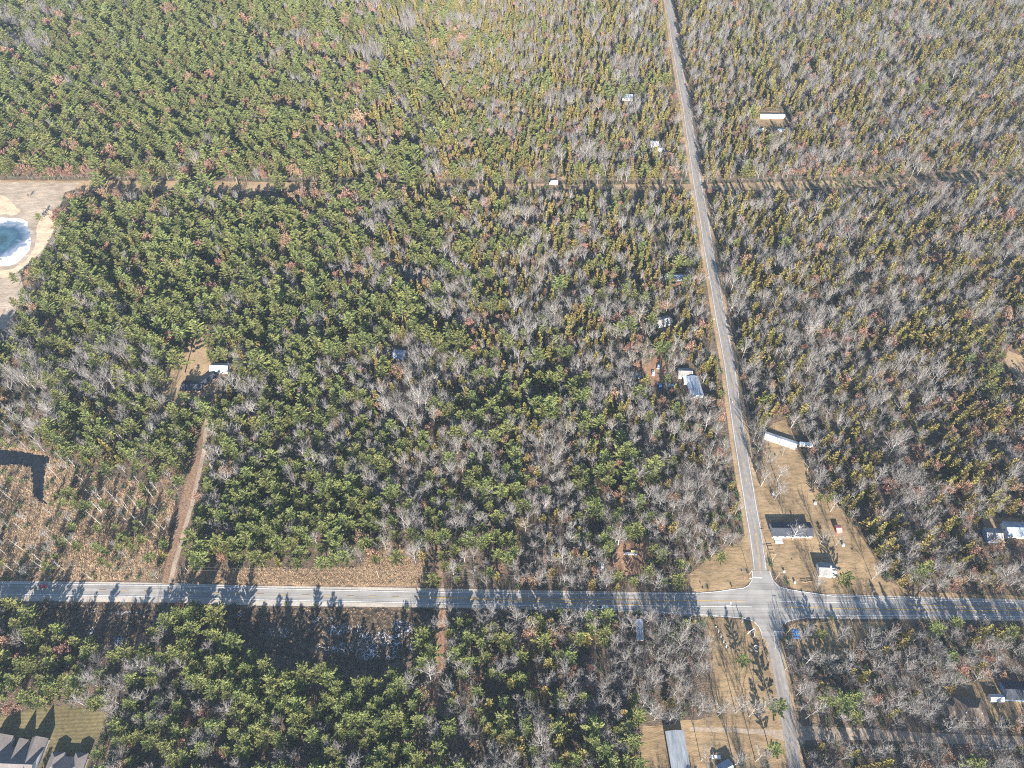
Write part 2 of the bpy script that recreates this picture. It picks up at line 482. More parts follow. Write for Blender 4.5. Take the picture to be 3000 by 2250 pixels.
tag(mw.build('road_markings', M['white_line']), kind='structure')
tag(my.build('road_markings', M['yellow_line']), kind='structure')

# --- lawns, tracks, marsh, field, sand
sheet('lawn', [(2197, 1385), (2215, 1400), (2229, 1425), (2236, 1300), (2245, 1262), (2265, 1240), (2300, 1230), (2328, 1285), (2345, 1310), (2358, 1345), (2368, 1400), (2395, 1440), (2440, 1470),
      (2475, 1500), (2500, 1545), (2535, 1590), (2565, 1640), (2590, 1700), (2680, 1732), (2860, 1741), (3000, 1748), (3120, 1750), (3120, 1760), (2700, 1750), (2460, 1741), (2330, 1726), (2275, 1690), (2250, 1640), (2238, 1570), (2216, 1480)],
      M['dry_grass'], .04)
sheet('lawn', [(2045, 1734), (1985, 1722), (2010, 1690), (2060, 1650), (2125, 1605), (2165, 1590), (2190, 1560), (2200, 1640), (2200, 1700), (2178, 1724), (2110, 1732)], M['dry_grass'], .04)
sheet('lawn', [(2072, 1812), (2175, 1813), (2205, 1822), (2228, 1850), (2236, 1900), (2254, 1960), (2278, 2040), (2296, 2120), (2302, 2190), (2316, 2260), (2330, 2420), (2100, 2420), (1870, 2420), (1880, 2128), (1980, 2118), (2085, 2100),
      (2090, 2040), (2078, 1960), (2080, 1880)], M['dry_grass'], .04)
sheet('lawn', [(2305, 1835), (2340, 1822), (2450, 1818), (2600, 1820), (2600, 1838), (2520, 1870), (2480, 1935), (2420, 1925), (2350, 1905), (2312, 1880)], M['dry_grass'], .04)
sheet('clearing', [(1780, 1660), (1822, 1592), (1890, 1590), (1908, 1640), (1885, 1675), (1830, 1690), (1790, 1690)], M['rusty_ground'], .03)
sheet('clearing', [(1885, 1075), (1925, 1045), (1945, 1050), (1958, 1090), (1945, 1125), (1905, 1132)], M['rusty_ground'], .03)
sheet('clearing', [(2212, 348), (2232, 327), (2300, 326), (2315, 360), (2292, 378), (2265, 388), (2228, 374)], M['dry_grass'], .03)
sheet('clearing', [(2952, 1025), (3010, 1050), (3060, 1110), (3000, 1112), (2962, 1090), (2940, 1050)], M['verge'], .03)
sheet('clearing', [(556, 993), (612, 992), (606, 1030), (620, 1066), (640, 1075), (690, 1070), (680, 1092), (642, 1100), (634, 1150), (602, 1158), (560, 1182), (515, 1190), (480, 1165), (470, 1120), (500, 1075), (530, 1060), (545, 1030)], M['verge'], .03)
for pts in ([(2768, 2040), (2800, 2010), (2900, 1985), (2960, 1985), (2995, 2040), (2985, 2120), (2900, 2110), (2800, 2100)], [(2880, 1520), (3010, 1515), (3010, 1590), (2890, 1590)]):
    sheet('lawn', pts, M['dry_grass'], .03)
# driveway from the highway to the house in the wood, with its sandy wheel track
sheet('driveway', [(600, 1220), (577, 1320), (548, 1400), (526, 1480), (506, 1560), (488, 1640), (474, 1708), (512, 1712), (524, 1640), (545, 1560), (566, 1480), (588, 1400), (601, 1300), (612, 1222)], M['cut_ground'], .05, amp=.6)
mb = MB(); ribbon_line(mb, pline([(606, 1225), (598, 1320), (580, 1400), (562, 1480), (547, 1530), (531, 1590), (512, 1650), (499, 1708)]), 2.6, .065)
tag(mb.build('track', M['track']), kind='structure')
sheet('driveway', [(1285, 1787), (1279, 1862), (1277, 1930), (1272, 1980), (1268, 2065), (1284, 2065), (1299, 1975), (1301, 1930), (1304, 1862), (1307, 1787)], M['rusty_ground'], .05, amp=.5)
sheet('driveway', [(1284, 1720), (1275, 1640), (1262, 1560), (1278, 1560), (1293, 1640), (1305, 1720)], M['cut_ground'], .05, amp=.5)
sheet('path', [(2020, 2130), (2140, 2132), (2230, 2136), (2300, 2140), (2312, 2176), (2250, 2154), (2150, 2146), (2020, 2141)], M['track'], .06, amp=.3)
sheet('gravel_road', [(2335, 2110), (2354, 2127), (2521, 2133), (2702, 2146), (3000, 2158), (3120, 2163), (3120, 2193), (3000, 2187), (2747, 2178), (2566, 2169), (2361, 2168), (2345, 2200), (2325, 2180)], M['track'], .06, amp=.3)
# power-line clearing
PLN = [(-150, 527), (0, 528), (600, 531), (1356, 538), (2015, 540), (2300, 532), (2577, 526), (2800, 512), (3000, 500), (3150, 492)]
PLS = [(-150, 552), (0, 553), (600, 561), (880, 559), (1000, 554), (1356, 553), (2015, 556), (2300, 557), (2577, 547), (2800, 533), (3000, 518), (3150, 510)]
sheet('grass_strip', PLN + PLS[::-1], M['verge'], .01, amp=1.0, step=5)
# sand pit round the frozen pond
k2 = 1 / 3.6875
def K(x, y): return (x * k2, 500 + y * k2)
sheet('disturbed_ground', [(-130, 534), K(0, 128), K(450, 122), K(880, 125), K(800, 205), K(700, 235), K(650, 385), K(585, 480), K(600, 600), K(540, 750), K(440, 905), K(330, 1000), K(205, 1110), K(255, 1240), K(190, 1330), K(235, 1420), K(150, 1560), K(95, 1700), (-130, 985)], M['bare_earth'], .03, amp=1.5)
sheet('sand_bank', [(-60, 570), K(0, 265), K(90, 300), K(160, 370), K(215, 440), K(180, 480), K(0, 475), (-60, 628)], M['sand'], .06, amp=1.8)
sheet('sand_bank', [K(505, 380), K(570, 470), K(590, 620), K(530, 750), K(430, 890), K(330, 975), K(190, 1090), K(90, 1150), (-60, 815), (-60, 800), K(0, 1085), K(150, 1060), K(290, 960), K(370, 850), K(400, 730), K(395, 600), K(420, 560), K(470, 470)], M['sand'], .06, amp=1.0)
po = rough_outline([(-190, 640), (-90, 636), K(0, 508), K(240, 522), K(292, 555), K(328, 690), K(338, 760), K(318, 850), K(270, 920), K(180, 998), K(100, 1028), K(0, 1030), (-90, 782), (-190, 770)], .5, 2)
pc = G(-8, 706)
me = bpy.data.meshes.new('frozen_pond'); me.from_pydata([(p.x - pc.x, p.y - pc.y, 0) for p in po], [], [tuple(range(len(po)))])
if me.polygons[0].normal.z < 0: me.flip_normals()
me.materials.append(M['ice'])
o = link(bpy.data.objects.new('water', me)); o.location = (pc.x, pc.y, .10); tag(o, kind='structure')
# marsh, brush strip, wet ground with tree shade put into its dark colour, and the snow
MARSH = [(-120, 1285), (0, 1280), (70, 1300), (136, 1333), (270, 1383), (400, 1410), (500, 1445), (520, 1480), (500, 1560), (482, 1640), (465, 1700), (300, 1700), (0, 1696), (-120, 1694)]
STRIP = [(520, 1705), (535, 1660), (600, 1668), (760, 1662), (900, 1664), (1050, 1660), (1110, 1600), (1150, 1585), (1200, 1600), (1240, 1640), (1262, 1712), (1100, 1718), (760, 1712)]
WET_SHADE_A = [(95, 1768), (300, 1769), (470, 1770), (440, 1830), (400, 1880), (290, 1885), (190, 1850), (100, 1800)]
WET_SHADE_B = [(665, 1778), (800, 1780), (1000, 1783), (1270, 1785), (1225, 1830), (1212, 1905), (1170, 1945), (1080, 1965), (960, 1955), (860, 1930), (760, 1915), (690, 1870)]
sheet('marsh', MARSH, M['marsh'], .03, amp=2.5, keep_clear=False)
sheet('brush_strip', STRIP, M['marsh'], .03, amp=1.5, keep_clear=False)
clear([(520, 1708), (535, 1672), (760, 1668), (1060, 1664), (1140, 1645), (1235, 1665), (1264, 1714), (1100, 1720), (760, 1716)])
sheet('wet_shade_ground', WET_SHADE_A, M['wet_shade'], .03, amp=2)
sheet('wet_shade_ground', WET_SHADE_B, M['wet_shade'], .03, amp=2)
MWATER = [(-80, 1312), (0, 1317), (68, 1324), (149, 1338), (136, 1374), (127, 1455), (140, 1480), (97, 1457), (93, 1372), (50, 1360), (0, 1366), (-80, 1368)]
sheet('water', MWATER, M['water'], .06, amp=2.6, step=1.2)
FIELD = [(-150, 2106), (0, 2099), (54, 2088), (118, 2075), (154, 2067), (217, 2069), (271, 2078), (318, 2087), (308, 2113), (295, 2145), (279, 2171), (270, 2203), (255, 2250), (235, 2420), (-150, 2420)]
sheet('field', FIELD, M['field'], .04, amp=.5)

# lacy snow left in the shade
sm = MB()
def snow_blob(u, v, ru, rv, thr):
    c = G(u, v); ex = (G(u + ru, v) - c).length; ey = (G(u, v - rv) - c).length
    st = .22
    nx, ny = int(ex / st), int(ey / st)
    for i in range(-nx, nx):
        for j in range(-ny, ny):
            x, y = i * st, j * st
            e = (x / ex) ** 2 + (y / ey) ** 2
            if e > 1: continue
            X, Y = c.x + x, c.y + y
            wx = X + .8 * noise.noise(Vector((X * .5, Y * .5, 20))); wy = Y + .8 * noise.noise(Vector((X * .5, Y * .5, 30)))
            lace = abs(noise.noise(Vector((wx, wy, 0)) * .55))
            q = noise.noise(Vector((X, Y, 5)) * .16) * .5 - thr - e * .35
            if lace < .055 + .20 * q:
                z = .08 + rng.random() * .05
                a = lambda: rng.uniform(-.1, .1)
                sm.face([(X + a(), Y + a(), z), (X + st + a(), Y + a(), z), (X + st + a(), Y + st + a(), z), (X + a(), Y + st + a(), z)])
for b_ in ((1110, 1892, 120, 42, -.12), (1165, 1838, 50, 26, .0), (1010, 1850, 60, 26, .05), (960, 1900, 45, 18, .0), (940, 1815, 50, 18, .12), (805, 1855, 50, 18, .1), (900, 1840, 40, 22, .12), (700, 1800, 20, 10, .1),
           (222, 1836, 46, 22, .08), (350, 1872, 36, 20, .05), (275, 1850, 30, 20, .15), (380, 1796, 70, 6, .0), (285, 1790, 30, 8, .1), (420, 1786, 30, 6, .05),
           (2930, 2190, 90, 7, -.1), (2790, 2184, 30, 4, -.1), (1480, 2105, 20, 6, .1)):
    snow_blob(*b_)
tag(sm.build('snow', M['snow']), kind='stuff')
# ------------------------------------------------------------------ buildings
M['white_wall'] = plain('white_siding', (.62, .61, .59))
M['tan_wall'] = plain('tan_siding', (.45, .38, .29))
M['grey_wall'] = plain('grey_siding', (.42, .42, .42))
M['blue_wall'] = plain('blue_siding', (.16, .26, .40))
M['red_wall'] = plain('red_boards', (.36, .08, .06))
M['brown_wall'] = plain('brown_siding', (.22, .15, .10))
M['white_metal'] = mat('white_metal_roof', [(0.3, (.34, .35, .37)), (0.7, (.52, .52, .53))], scale=.5, src='obj', stretch=(.4, 2, 1), rough=.45, spec=.4, second=(.15, .8, 1.05))
M['blue_metal'] = mat('bluish_metal_roof', [(0.3, (.15, .19, .25)), (0.7, (.31, .35, .40))], scale=.5, src='obj', stretch=(2, .35, 1), rough=.45, spec=.4, second=(.2, .7, 1.1))
M['grey_metal'] = mat('weathered_metal_roof', [(0.3, (.12, .14, .16)), (0.7, (.24, .26, .28))], scale=.5, src='obj', stretch=(.35, 2, 1), rough=.5, spec=.4, second=(.2, .7, 1.15))
M['dark_shingle'] = mat('dark_shingles', [(0.3, (.03, .035, .046)), (0.7, (.055, .06, .074))], scale=1.5, src='obj', second=(.2, .8, 1.2), spec=.05)
M['grey_shingle'] = mat('grey_shingles', [(0.3, (.16, .158, .152)), (0.7, (.26, .255, .245))], scale=1.5, src='obj', second=(.2, .8, 1.15))
M['brown_shingle'] = mat('brown_shingles', [(0.3, (.085, .066, .052)), (0.7, (.14, .11, .088))], scale=1.5, src='obj', second=(.2, .8, 1.15))
M['taupe_shingle'] = mat('taupe_shingles', [(0.3, (.115, .10, .095)), (0.7, (.18, .16, .15))], scale=1.5, src='obj', second=(.2, .85, 1.12))
M['red_metal'] = mat('faded_red_roof', [(0.3, (.52, .16, .14)), (0.7, (.70, .28, .25))], scale=.8, src='obj', stretch=(.4, 2, 1))
M['glass'] = plain('window_glass', (.05, .07, .10), rough=.12, spec=.6)
M['frame'] = plain('white_frame', (.78, .77, .74))
M['wood'] = plain('weathered_wood', (.28, .21, .15))
M['pole_wood'] = plain('pole_wood', (.30, .25, .20))
M['wire'] = plain('wire', (.16, .16, .16), rough=.6)
M['tyre'] = plain('tyre_rubber', (.03, .03, .03), rough=.9)
M['rim'] = plain('rim_metal', (.5, .5, .5), metal=.8, rough=.35)
M['lamp'] = plain('headlamp', (.75, .75, .72), rough=.2)
M['concrete'] = plain('concrete', (.45, .43, .40))
M['sign_red'] = plain('sign_red', (.55, .03, .03))
M['sign_white'] = plain('sign_white', (.80, .80, .78))
M['sign_blue'] = plain('sign_dark_blue', (.035, .05, .09))
M['steel'] = plain('galvanised_steel', (.55, .55, .55), metal=.5, rough=.4)
M['stone'] = plain('pale_stone', (.55, .53, .50))
M['dark_stone'] = plain('dark_stone', (.10, .10, .10))
M['yellow_paint'] = plain('pale_yellow_paint', (.74, .62, .25))
M['blue_tarp'] = plain('blue_tarpaulin', (.05, .13, .27))

LANDMARKS = []      # (x, y, phrase) for naming the trees next to something

def foot_clear(loc, L, W, a, mrg=1.5):
    c, s = math.cos(a), math.sin(a)
    pts = []
    for x, y in ((-1, -1), (1, -1), (1, 1), (-1, 1)):
        X, Y = x * (L / 2 + mrg), y * (W / 2 + mrg)
        q = P(loc.x + X * c - Y * s, loc.y + X * s + Y * c)
        pts.append((q[0], q[1]))
    FOOT.append((min(p[0] for p in pts), max(p[0] for p in pts), min(p[1] for p in pts), max(p[1] for p in pts), pts))

def house(label, cat, u, v, L, W, deg, hw, hr, wall, roof, name='house', hip=False, wings=(), chimney=False, door=True, nwin=3, over=.45, phrase=None, group=None, stacks=0, free=True):
    a = R(deg)
    g = G(u, v, hw + hr * .4); loc = Vector((g.x, g.y, 0))
    if free: foot_clear(loc, L, W, a)
    t = thing(name, label, cat, loc, a, group)
    wm, rm = MB(), MB()
    blocks = [(0, 0, L, W, 0, hw, hr)] + list(wings)
    for bi, (cx, cy, l, wd, rt, h, r) in enumerate(blocks):
        M4 = Matrix.Translation((cx, cy, 0)) @ Matrix.Rotation(R(rt), 4, 'Z')
        X, Y = l / 2, wd / 2
        T = lambda x, y, z: tuple(M4 @ Vector((x, y, z)))
        c8 = [(-X, -Y), (X, -Y), (X, Y), (-X, Y)]
        for i in range(4):
            p, q = c8[i], c8[(i + 1) % 4]
            if not hip and i in (1, 3):
                wm.face([T(*p, 0), T(*q, 0), T(*q, h), T((p[0] + q[0]) / 2, 0, h + r), T(*p, h)])
            else:
                wm.face([T(*p, 0), T(*q, 0), T(*q, h), T(*p, h)])
        th = .16
        ex = over
        if hip:
            rx = max(.3, X - Y * .85)
            E = [(-X - ex, -Y - ex), (X + ex, -Y - ex), (X + ex, Y + ex), (-X - ex, Y + ex)]
            ze = h - ex * r / Y
            A, B = (-rx, 0, h + r), (rx, 0, h + r)
            e3 = [(*p, ze) for p in E]
            for f in ((e3[0], e3[1], B, A), (e3[1], e3[2], B), (e3[2], e3[3], A, B), (e3[3], e3[0], A)):
                rm.face([T(x, y, z + th) for x, y, z in f])
            for i in range(4):
                p, q = e3[i], e3[(i + 1) % 4]
                rm.face([T(*p), T(*q), T(q[0], q[1], q[2] + th), T(p[0], p[1], p[2] + th)])
            rm.face([T(*p) for p in reversed(e3)])
        else:
            for sgn in (-1, 1):
                ze = h - ex * r / Y
                lo = [(-X - ex, sgn * (Y + ex), ze), (X + ex, sgn * (Y + ex), ze)]
                hi = [(X + ex, 0, h + r), (-X - ex, 0, h + r)]
                q = lo + hi
                if sgn > 0: q = q[::-1]
                top = [T(x, y, z + th) for x, y, z in q]; bot = [T(x, y, z + .004) for x, y, z in q]
                rm.face(top); rm.face(bot[::-1])
                for i in range(4):
                    j = (i + 1) % 4
                    rm.face([bot[i], bot[j], top[j], top[i]])
    wm.build('wall', wall, t)
    ro = rm.build('roof', roof, t)
    if chimney:
        cm = MB(); cm.box(L * .18 - .4, L * .18 + .4, .35, 1.15, hw + hr * .5, hw + hr + .9)
        cm.build('chimney', M['concrete'], ro)
    for i in range(stacks):
        cm = MB(); x = -L * .3 + i * L * .6 / max(1, stacks - 1); cm.tube([(x, -W * .2, hw + hr * .4), (x, -W * .2, hw + hr * .75)], .16, 6)
        cm.build('vent_pipe', M['sign_white'], ro)
    def window(x, y, ax):
        fm, pm = MB(), MB()
        if ax == 'y':
            sg = 1 if y > 0 else -1
            fm.box(x - .65, x + .65, min(y, y + sg * .06), max(y, y + sg * .06), hw * .38, hw * .85)
            yy = y + sg * .065
            pm.face([(x - .52, yy, hw * .43), (x + .52, yy, hw * .43), (x + .52, yy, hw * .80), (x - .52, yy, hw * .80)])
        else:
            sg = 1 if x > 0 else -1
            fm.box(min(x, x + sg * .06), max(x, x + sg * .06), y - .65, y + .65, hw * .38, hw * .85)
            xx = x + sg * .065
            pm.face([(xx, y - .52, hw * .43), (xx, y + .52, hw * .43), (xx, y + .52, hw * .80), (xx, y - .52, hw * .80)])
        f = fm.build('window', M['frame'], t); pm.build('pane', M['glass'], f)
    if hw > 2 and nwin:
        for i in range(nwin):
            window(-L / 2 + L * (i + .6) / (nwin + .2), -W / 2, 'y')
        window(-L / 2, 0, 'x')
    if door:
        dm = MB(); x = L * .32 if nwin else 0
        if nwin == 3: x = L / 2 - 1.0
        dm.box(x - .48, x + .48, -W / 2 - .05, -W / 2, .1, 2.1)
        d = dm.build('door', M['brown_wall'], t)
        hm = MB(); hm.box(x + .3, x + .4, -W / 2 - .12, -W / 2 - .05, 1.0, 1.1); hm.build('handle', M['steel'], d)
    LANDMARKS.append((loc.x, loc.y, phrase or label.split(' with ')[0].split(' beside ')[0].split(' in ')[0]))
    return t

W_, T_, GR, BL, BR = M['white_wall'], M['tan_wall'], M['grey_wall'], M['blue_wall'], M['brown_wall']
# farmstead at the junction
house('long white mobile home set askew on the tan lawn beside the side road', 'mobile home', 2288, 1287, 20.5, 4.4, -24, 2.7, .7, W_, M['white_metal'], name='mobile_home', nwin=5, phrase='the long white mobile home set askew')
hd = house('dark roofed ranch house with white front wall and deck beside the side road', 'house', 2320, 1549, 24, 9, 0, 2.8, 1.7, W_, M['dark_shingle'], nwin=5, chimney=True, phrase='the dark roofed ranch house')
dk = MB(); dk.box(-11.2, -6.4, -8.4, -4.5, .45, .6)
for x in (-11.1, -6.5):
    for y in (-8.3, -4.7): dk.box(x - .07, x + .07, y - .07, y + .07, 0, 1.5)
dk.box(-11.2, -6.4, -8.42, -8.36, 1.35, 1.45)
dk.build('deck', M['grey_wall'], hd)
house('small house with pale grey roof and white front near the highway', 'house', 2424, 1666, 9.5, 7.5, -3, 2.9, 1.8, W_, M['grey_shingle'], nwin=2, chimney=True, phrase='the small pale roofed house')
house('narrow garden shed with faded red roof on the tan lawn', 'shed', 2457, 1548, 3.0, 4.8, 0, 2.1, .9, M['red_wall'], M['red_metal'], name='garden_shed', nwin=0, phrase='the red roofed shed', over=.2)
# east edge
house('blue sided house with grey roof at the east edge of the wood', 'house', 2912, 1564, 9, 8, -3, 3.2, 1.9, BL, M['grey_shingle'], nwin=2, phrase='the blue sided house')
house('large white and blue metal roofed barn beside the blue house', 'barn', 2985, 1548, 15, 9, -2, 4.0, 1.8, W_, M['blue_metal'], name='barn', nwin=3, phrase='the metal roofed barn')
house('hip roofed brown house north of the gravel road', 'house', 2848, 2076, 14, 11, -2, 2.9, 2.6, T_, M['brown_shingle'], hip=True, nwin=3, wings=((-10, -.5, 8, 7, 90, 2.6, 1.9),), stacks=2, phrase='the hip roofed brown house')
house('white gabled porch hut between the bare trees of the back yard', 'hut', 2921, 2044, 6.5, 3.2, 0, 2.4, 1.1, W_, M['white_metal'], name='garden_hut', nwin=0, phrase='the white hut')
house('dark blue roofed house half hidden behind the white hut', 'house', 2978, 2022, 12, 9, -3, 3, 2, BL, M['dark_shingle'], nwin=3, phrase='the dark blue roofed house')
# south of the highway
house('long weathered grey metal roofed building standing end-on to the gravel path', 'building', 1991, 2225, 26, 8.6, 93, 3.0, 1.3, T_, M['grey_metal'], name='long_building', nwin=4, phrase='the long grey roofed building', chimney=False)
house('small bluish roofed shed beside the long grey building', 'shed', 2128, 2252, 6.5, 6, 25, 2.6, 1.3, GR, M['blue_metal'], name='shed', nwin=0, phrase='the small bluish shed')
house('narrow white trailer home parked end-on among bare trees south of the highway', 'trailer', 1874, 1844, 10.8, 3.3, 87, 2.6, .35, W_, M['blue_metal'], name='trailer_home', nwin=3, phrase='the narrow white trailer')
# field, bottom corner: two houses with steep cross gables
A_ = house('large taupe roofed house with steep cross gables on the mown field', 'house', 22, 2240, 27, 16, -2, 3.0, 4.0, W_, M['taupe_shingle'], nwin=5, wings=((-9, 5.5, 15, 8.5, 90, 3.0, 4.3), (1.5, 5.5, 12, 4.5, 90, 3.0, 3.2), (9.8, 5.5, 14, 7.4, 90, 3.0, 3.8)), stacks=4, phrase='the cross gabled house')
B_ = house('taupe hip roofed house beside the cross gabled one on the field', 'house', 180, 2264, 18, 14, -2, 2.8, 2.6, W_, M['taupe_shingle'], hip=True, nwin=4, wings=((-6, 4.5, 9, 5.8, 90, 2.8, 1.7), (6, 4.5, 9, 5.8, 90, 2.8, 1.7)), stacks=3, phrase='the hip roofed field house')
# clearing in the western wood
house('dark blue roofed L-shaped house in the shaded forest clearing', 'house', 563, 1128, 14.5, 8, -2, 2.9, 1.5, BR, M['dark_shingle'], nwin=4, wings=((8.2, 5.6, 12, 6.5, 55, 2.9, 1.2),), phrase='the dark blue roofed house in the clearing')
house('bright white metal roofed shed at the edge of the forest clearing', 'shed', 643, 1074, 12.5, 7, -3, 2.8, 2.0, W_, M['white_metal'], name='shed', nwin=2, phrase='the bright white shed')
house('lone blue grey roofed cabin hidden among the pines', 'cabin', 1168, 1037, 9, 8, -9, 2.6, .9, BR, M['blue_metal'], name='cabin', nwin=1, phrase='the hidden cabin')
clear([(1146, 1018), (1190, 1020), (1192, 1062), (1150, 1060)])
clear([(1862, 1812), (1888, 1812), (1892, 1872), (1862, 1872)])
clear([(1964, 2160), (2020, 2160), (2020, 2260), (1962, 2260)])
# along the side road
house('blue sided mobile home half covered by a pine beside the side road', 'mobile home', 1978, 808, 16, 5.0, -2, 2.6, 1.0, BL, M['blue_metal'], name='mobile_home', nwin=4, phrase='the blue mobile home')
house('grey roofed house turned towards the side road among bare trees', 'house', 1943, 938, 12, 7.5, 20, 2.8, 1.7, W_, M['grey_shingle'], nwin=3, phrase='the turned grey roofed house')
house('small grey roofed house north of the large metal roofed building', 'house', 2008, 1089, 9.5, 7, -2, 3.0, 1.5, W_, M['grey_shingle'], nwin=3, phrase='the small grey roofed house')
house('large pale blue metal roofed outbuilding beside the side road', 'outbuilding', 2035, 1130, 17, 8.5, 94, 3.2, 1.3, W_, M['blue_metal'], name='outbuilding', nwin=2, phrase='the large pale metal roofed outbuilding')
house('low shed with a weathered board roof in the cluttered clearing', 'shed', 1864, 1098, 5.5, 4.5, 8, 2.2, .8, M['wood'], M['grey_shingle'], name='shed', nwin=0, phrase='the weathered shed')
# north end
house('very long white mobile home in the far forest clearing', 'mobile home', 2263, 336, 24.5, 4.6, -1, 2.7, .9, W_, M['white_metal'], name='mobile_home', nwin=6, phrase='the very long far mobile home')
house('white house with brown roof under the far dark pines', 'house', 2508, 24, 14, 8, -2, 3, 2, W_, M['brown_shingle'], nwin=3, phrase='the far brown roofed house')
house('tiny white shed west of the far brown roofed house', 'shed', 2372, 42, 6, 5, 0, 2.4, 1.1, W_, M['grey_shingle'], name='shed', nwin=0, phrase='the tiny far white shed')
house('far tan shed east of the brown roofed house', 'shed', 2606, 33, 7, 6, 20, 2.4, 1.3, T_, M['brown_shingle'], name='shed', nwin=0, phrase='the far tan shed')
house('far white house with blue roof west of the side road', 'house', 1838, 279, 11, 9, -3, 3, 1.8, W_, M['blue_metal'], nwin=3, phrase='the far blue roofed house')
house('white garage beside the clearing west of the side road', 'garage', 1917, 417, 7, 7, 0, 2.8, 1.6, W_, M['white_metal'], name='garage', nwin=0, phrase='the far white garage')

# ------------------------------------------------------------------ vehicles
PAINT = {}
def paint(c):
    if c not in PAINT:
        PAINT[c] = plain('car_paint', c, rough=.25, spec=.5, var=.04)
    return PAINT[c]

def loft(mb, prof, half, taper=.86):
    """side outline (x, z) swept across the width with tumblehome above the belt"""
    zt = max(z for x, z in prof); zb = .95
    def hw(z): return half if z <= zb else half * (1 - (1 - taper) * (z - zb) / max(.01, zt - zb))
    Lp = [(x, -hw(z), z) for x, z in prof]; Rp = [(x, hw(z), z) for x, z in prof]
    n = len(prof)
    for i in range(n):
        j = (i + 1) % n
        mb.face([Lp[i], Rp[i], Rp[j], Lp[j]])
    for side in (Lp, Rp[::-1]):
        mb.face(side)

def vehicle(label, cat, u, v, deg, col, kind, phrase=None, group=None, name=None):
    a = R(deg); g = G(u, v, .8); loc = Vector((g.x, g.y, .15))
    t = thing(name or {'car': 'parked_car', 'pickup': 'pickup_truck', 'camper': 'camper_trailer', 'truck': 'box_truck'}[kind], label, cat, loc, a, group)
    pm = paint(col)
    if kind == 'car':
        body = [(-2.2, .35), (2.2, .35), (2.28, .62), (2.1, .82), (1.1, .95), (-1.75, .98), (-2.25, .9), (-2.3, .6)]
        cab = [(-1.75, .96), (1.05, .94), (.35, 1.42), (-1.1, 1.45)]; half, axles, L = .9, (-1.4, 1.4), 4.5
    elif kind == 'pickup':
        body = [(-3.0, .5), (3.0, .5), (3.05, .85), (2.9, 1.1), (1.5, 1.2), (-3.0, 1.2)]
        cab = [(-.75, 1.18), (1.45, 1.18), (.85, 1.85), (-.55, 1.88)]; half, axles, L = 1.0, (-1.9, 1.95), 6
    elif kind == 'truck':
        body = [(-4.0, .6), (3.6, .6), (3.7, 1.3), (3.5, 1.5), (2.5, 1.6), (2.35, 1.6), (2.35, 3.2), (-4.0, 3.2)]
        cab = [(2.38, 1.58), (3.35, 1.5), (2.9, 2.3), (2.38, 2.35)]; half, axles, L = 1.2, (-2.4, 2.5), 8
    else:
        body = [(-4.2, .55), (3.9, .55), (4.2, 1.2), (4.0, 2.7), (3.6, 2.85), (-4.0, 2.85), (-4.2, 2.5)]
        cab = None; half, axles, L = 1.22, (-.7, .4), 8.4
    b = MB(); loft(b, body, half, .97 if kind in ('camper', 'truck') else .93)
    bevel(b.build('body', pm, t), .06, 2)
    if cab:
        c = MB(); loft(c, cab, half * .92, .8); w2 = c.build('windows', M['glass'], t)
        zt = max(z for x, z in cab); xs = [x for x, z in cab if z > zt - .1]
        r = MB(); r.box(min(xs) - .08, max(xs) + .05, -half * .74, half * .74, zt - .03, zt + .05); bevel(r.build('cab_roof', pm, t), .03)
    else:
        for x in (-2.6, 0, 2.4):
            c = MB(); c.box(x - .5, x + .5, -half - .02, -half + .03, 1.5, 2.2); c.build('window', M['glass'], t)
        c = MB(); c.box(-4.0, 3.8, -half - .025, -half + .02, 1.05, 1.25); c.build('stripe', M['yellow_paint'], t)
        c = MB(); c.tube([(4.1, 0, .5), (5.3, 0, .5)], .08, 5); c.build('drawbar', M['steel'], t)
    if kind == 'pickup':
        c = MB(); c.box(-2.85, -.85, -.82, .82, 1.21, 1.225); c.build('bed', M['tyre'], t)
    for x in axles:
        for s in (-1, 1):
            wm = MB(); wm.tube([(x, s * (half - .24), .36), (x, s * (half + .02), .36)], .36, 12)
            wh = wm.build('wheel', M['tyre'], t)
            rm = MB(); rm.tube([(x, s * half, .36), (x, s * (half + .035), .36)], .2, 10); rm.build('rim', M['rim'], wh)
    if kind != 'camper':
        x = max(p[0] for p in body)
        for s in (-1, 1):
            c = MB(); c.box(x - .12, x + .03, s * half * .72 - .17, s * half * .72 + .17, .68, .84); c.build('headlight', M['lamp'], t)
    LANDMARKS.append((loc.x, loc.y, phrase or 'the ' + ' '.join(label.split()[:3])))
    foot_clear(loc, L, 2 * half, a, 1.0)
    return t

vehicle('white pickup truck driving on the shaded highway', 'pickup truck', 1766, 1779, -2, (.75, .76, .78), 'pickup', phrase='the white pickup truck')
vehicle('dark red car driving on the highway past the marsh', 'car', 126, 1717, 178, (.30, .03, .04), 'car', phrase='the dark red car', name='car')
vehicle('white box truck parked in the power line clearing', 'truck', 1621, 538, 185, (.78, .78, .78), 'truck', phrase='the white box truck')
vehicle('maroon car parked beside the white box truck', 'car', 1652, 524, 95, (.25, .06, .08), 'car', phrase='the maroon car')
vehicle('pale yellow and white camper parked at an angle by the far clearing', 'camper', 2231, 384, 18, (.78, .74, .55), 'camper', phrase='the angled camper')
vehicle('long white camper parked level beside the far clearing', 'camper', 2289, 385, -3, (.78, .77, .72), 'camper', phrase='the level camper')
vehicle('crimson car between the two far campers', 'car', 2249, 404, 30, (.40, .04, .10), 'car', phrase='the crimson car')
vehicle('dark grey car left in the shade of the far clearing', 'car', 2201, 362, 60, (.10, .10, .11), 'car', phrase='the dark grey car')
vehicle('white camper under bare trees south of the far garage', 'camper', 1935, 441, -4, (.80, .80, .80), 'camper', phrase='the white camper')
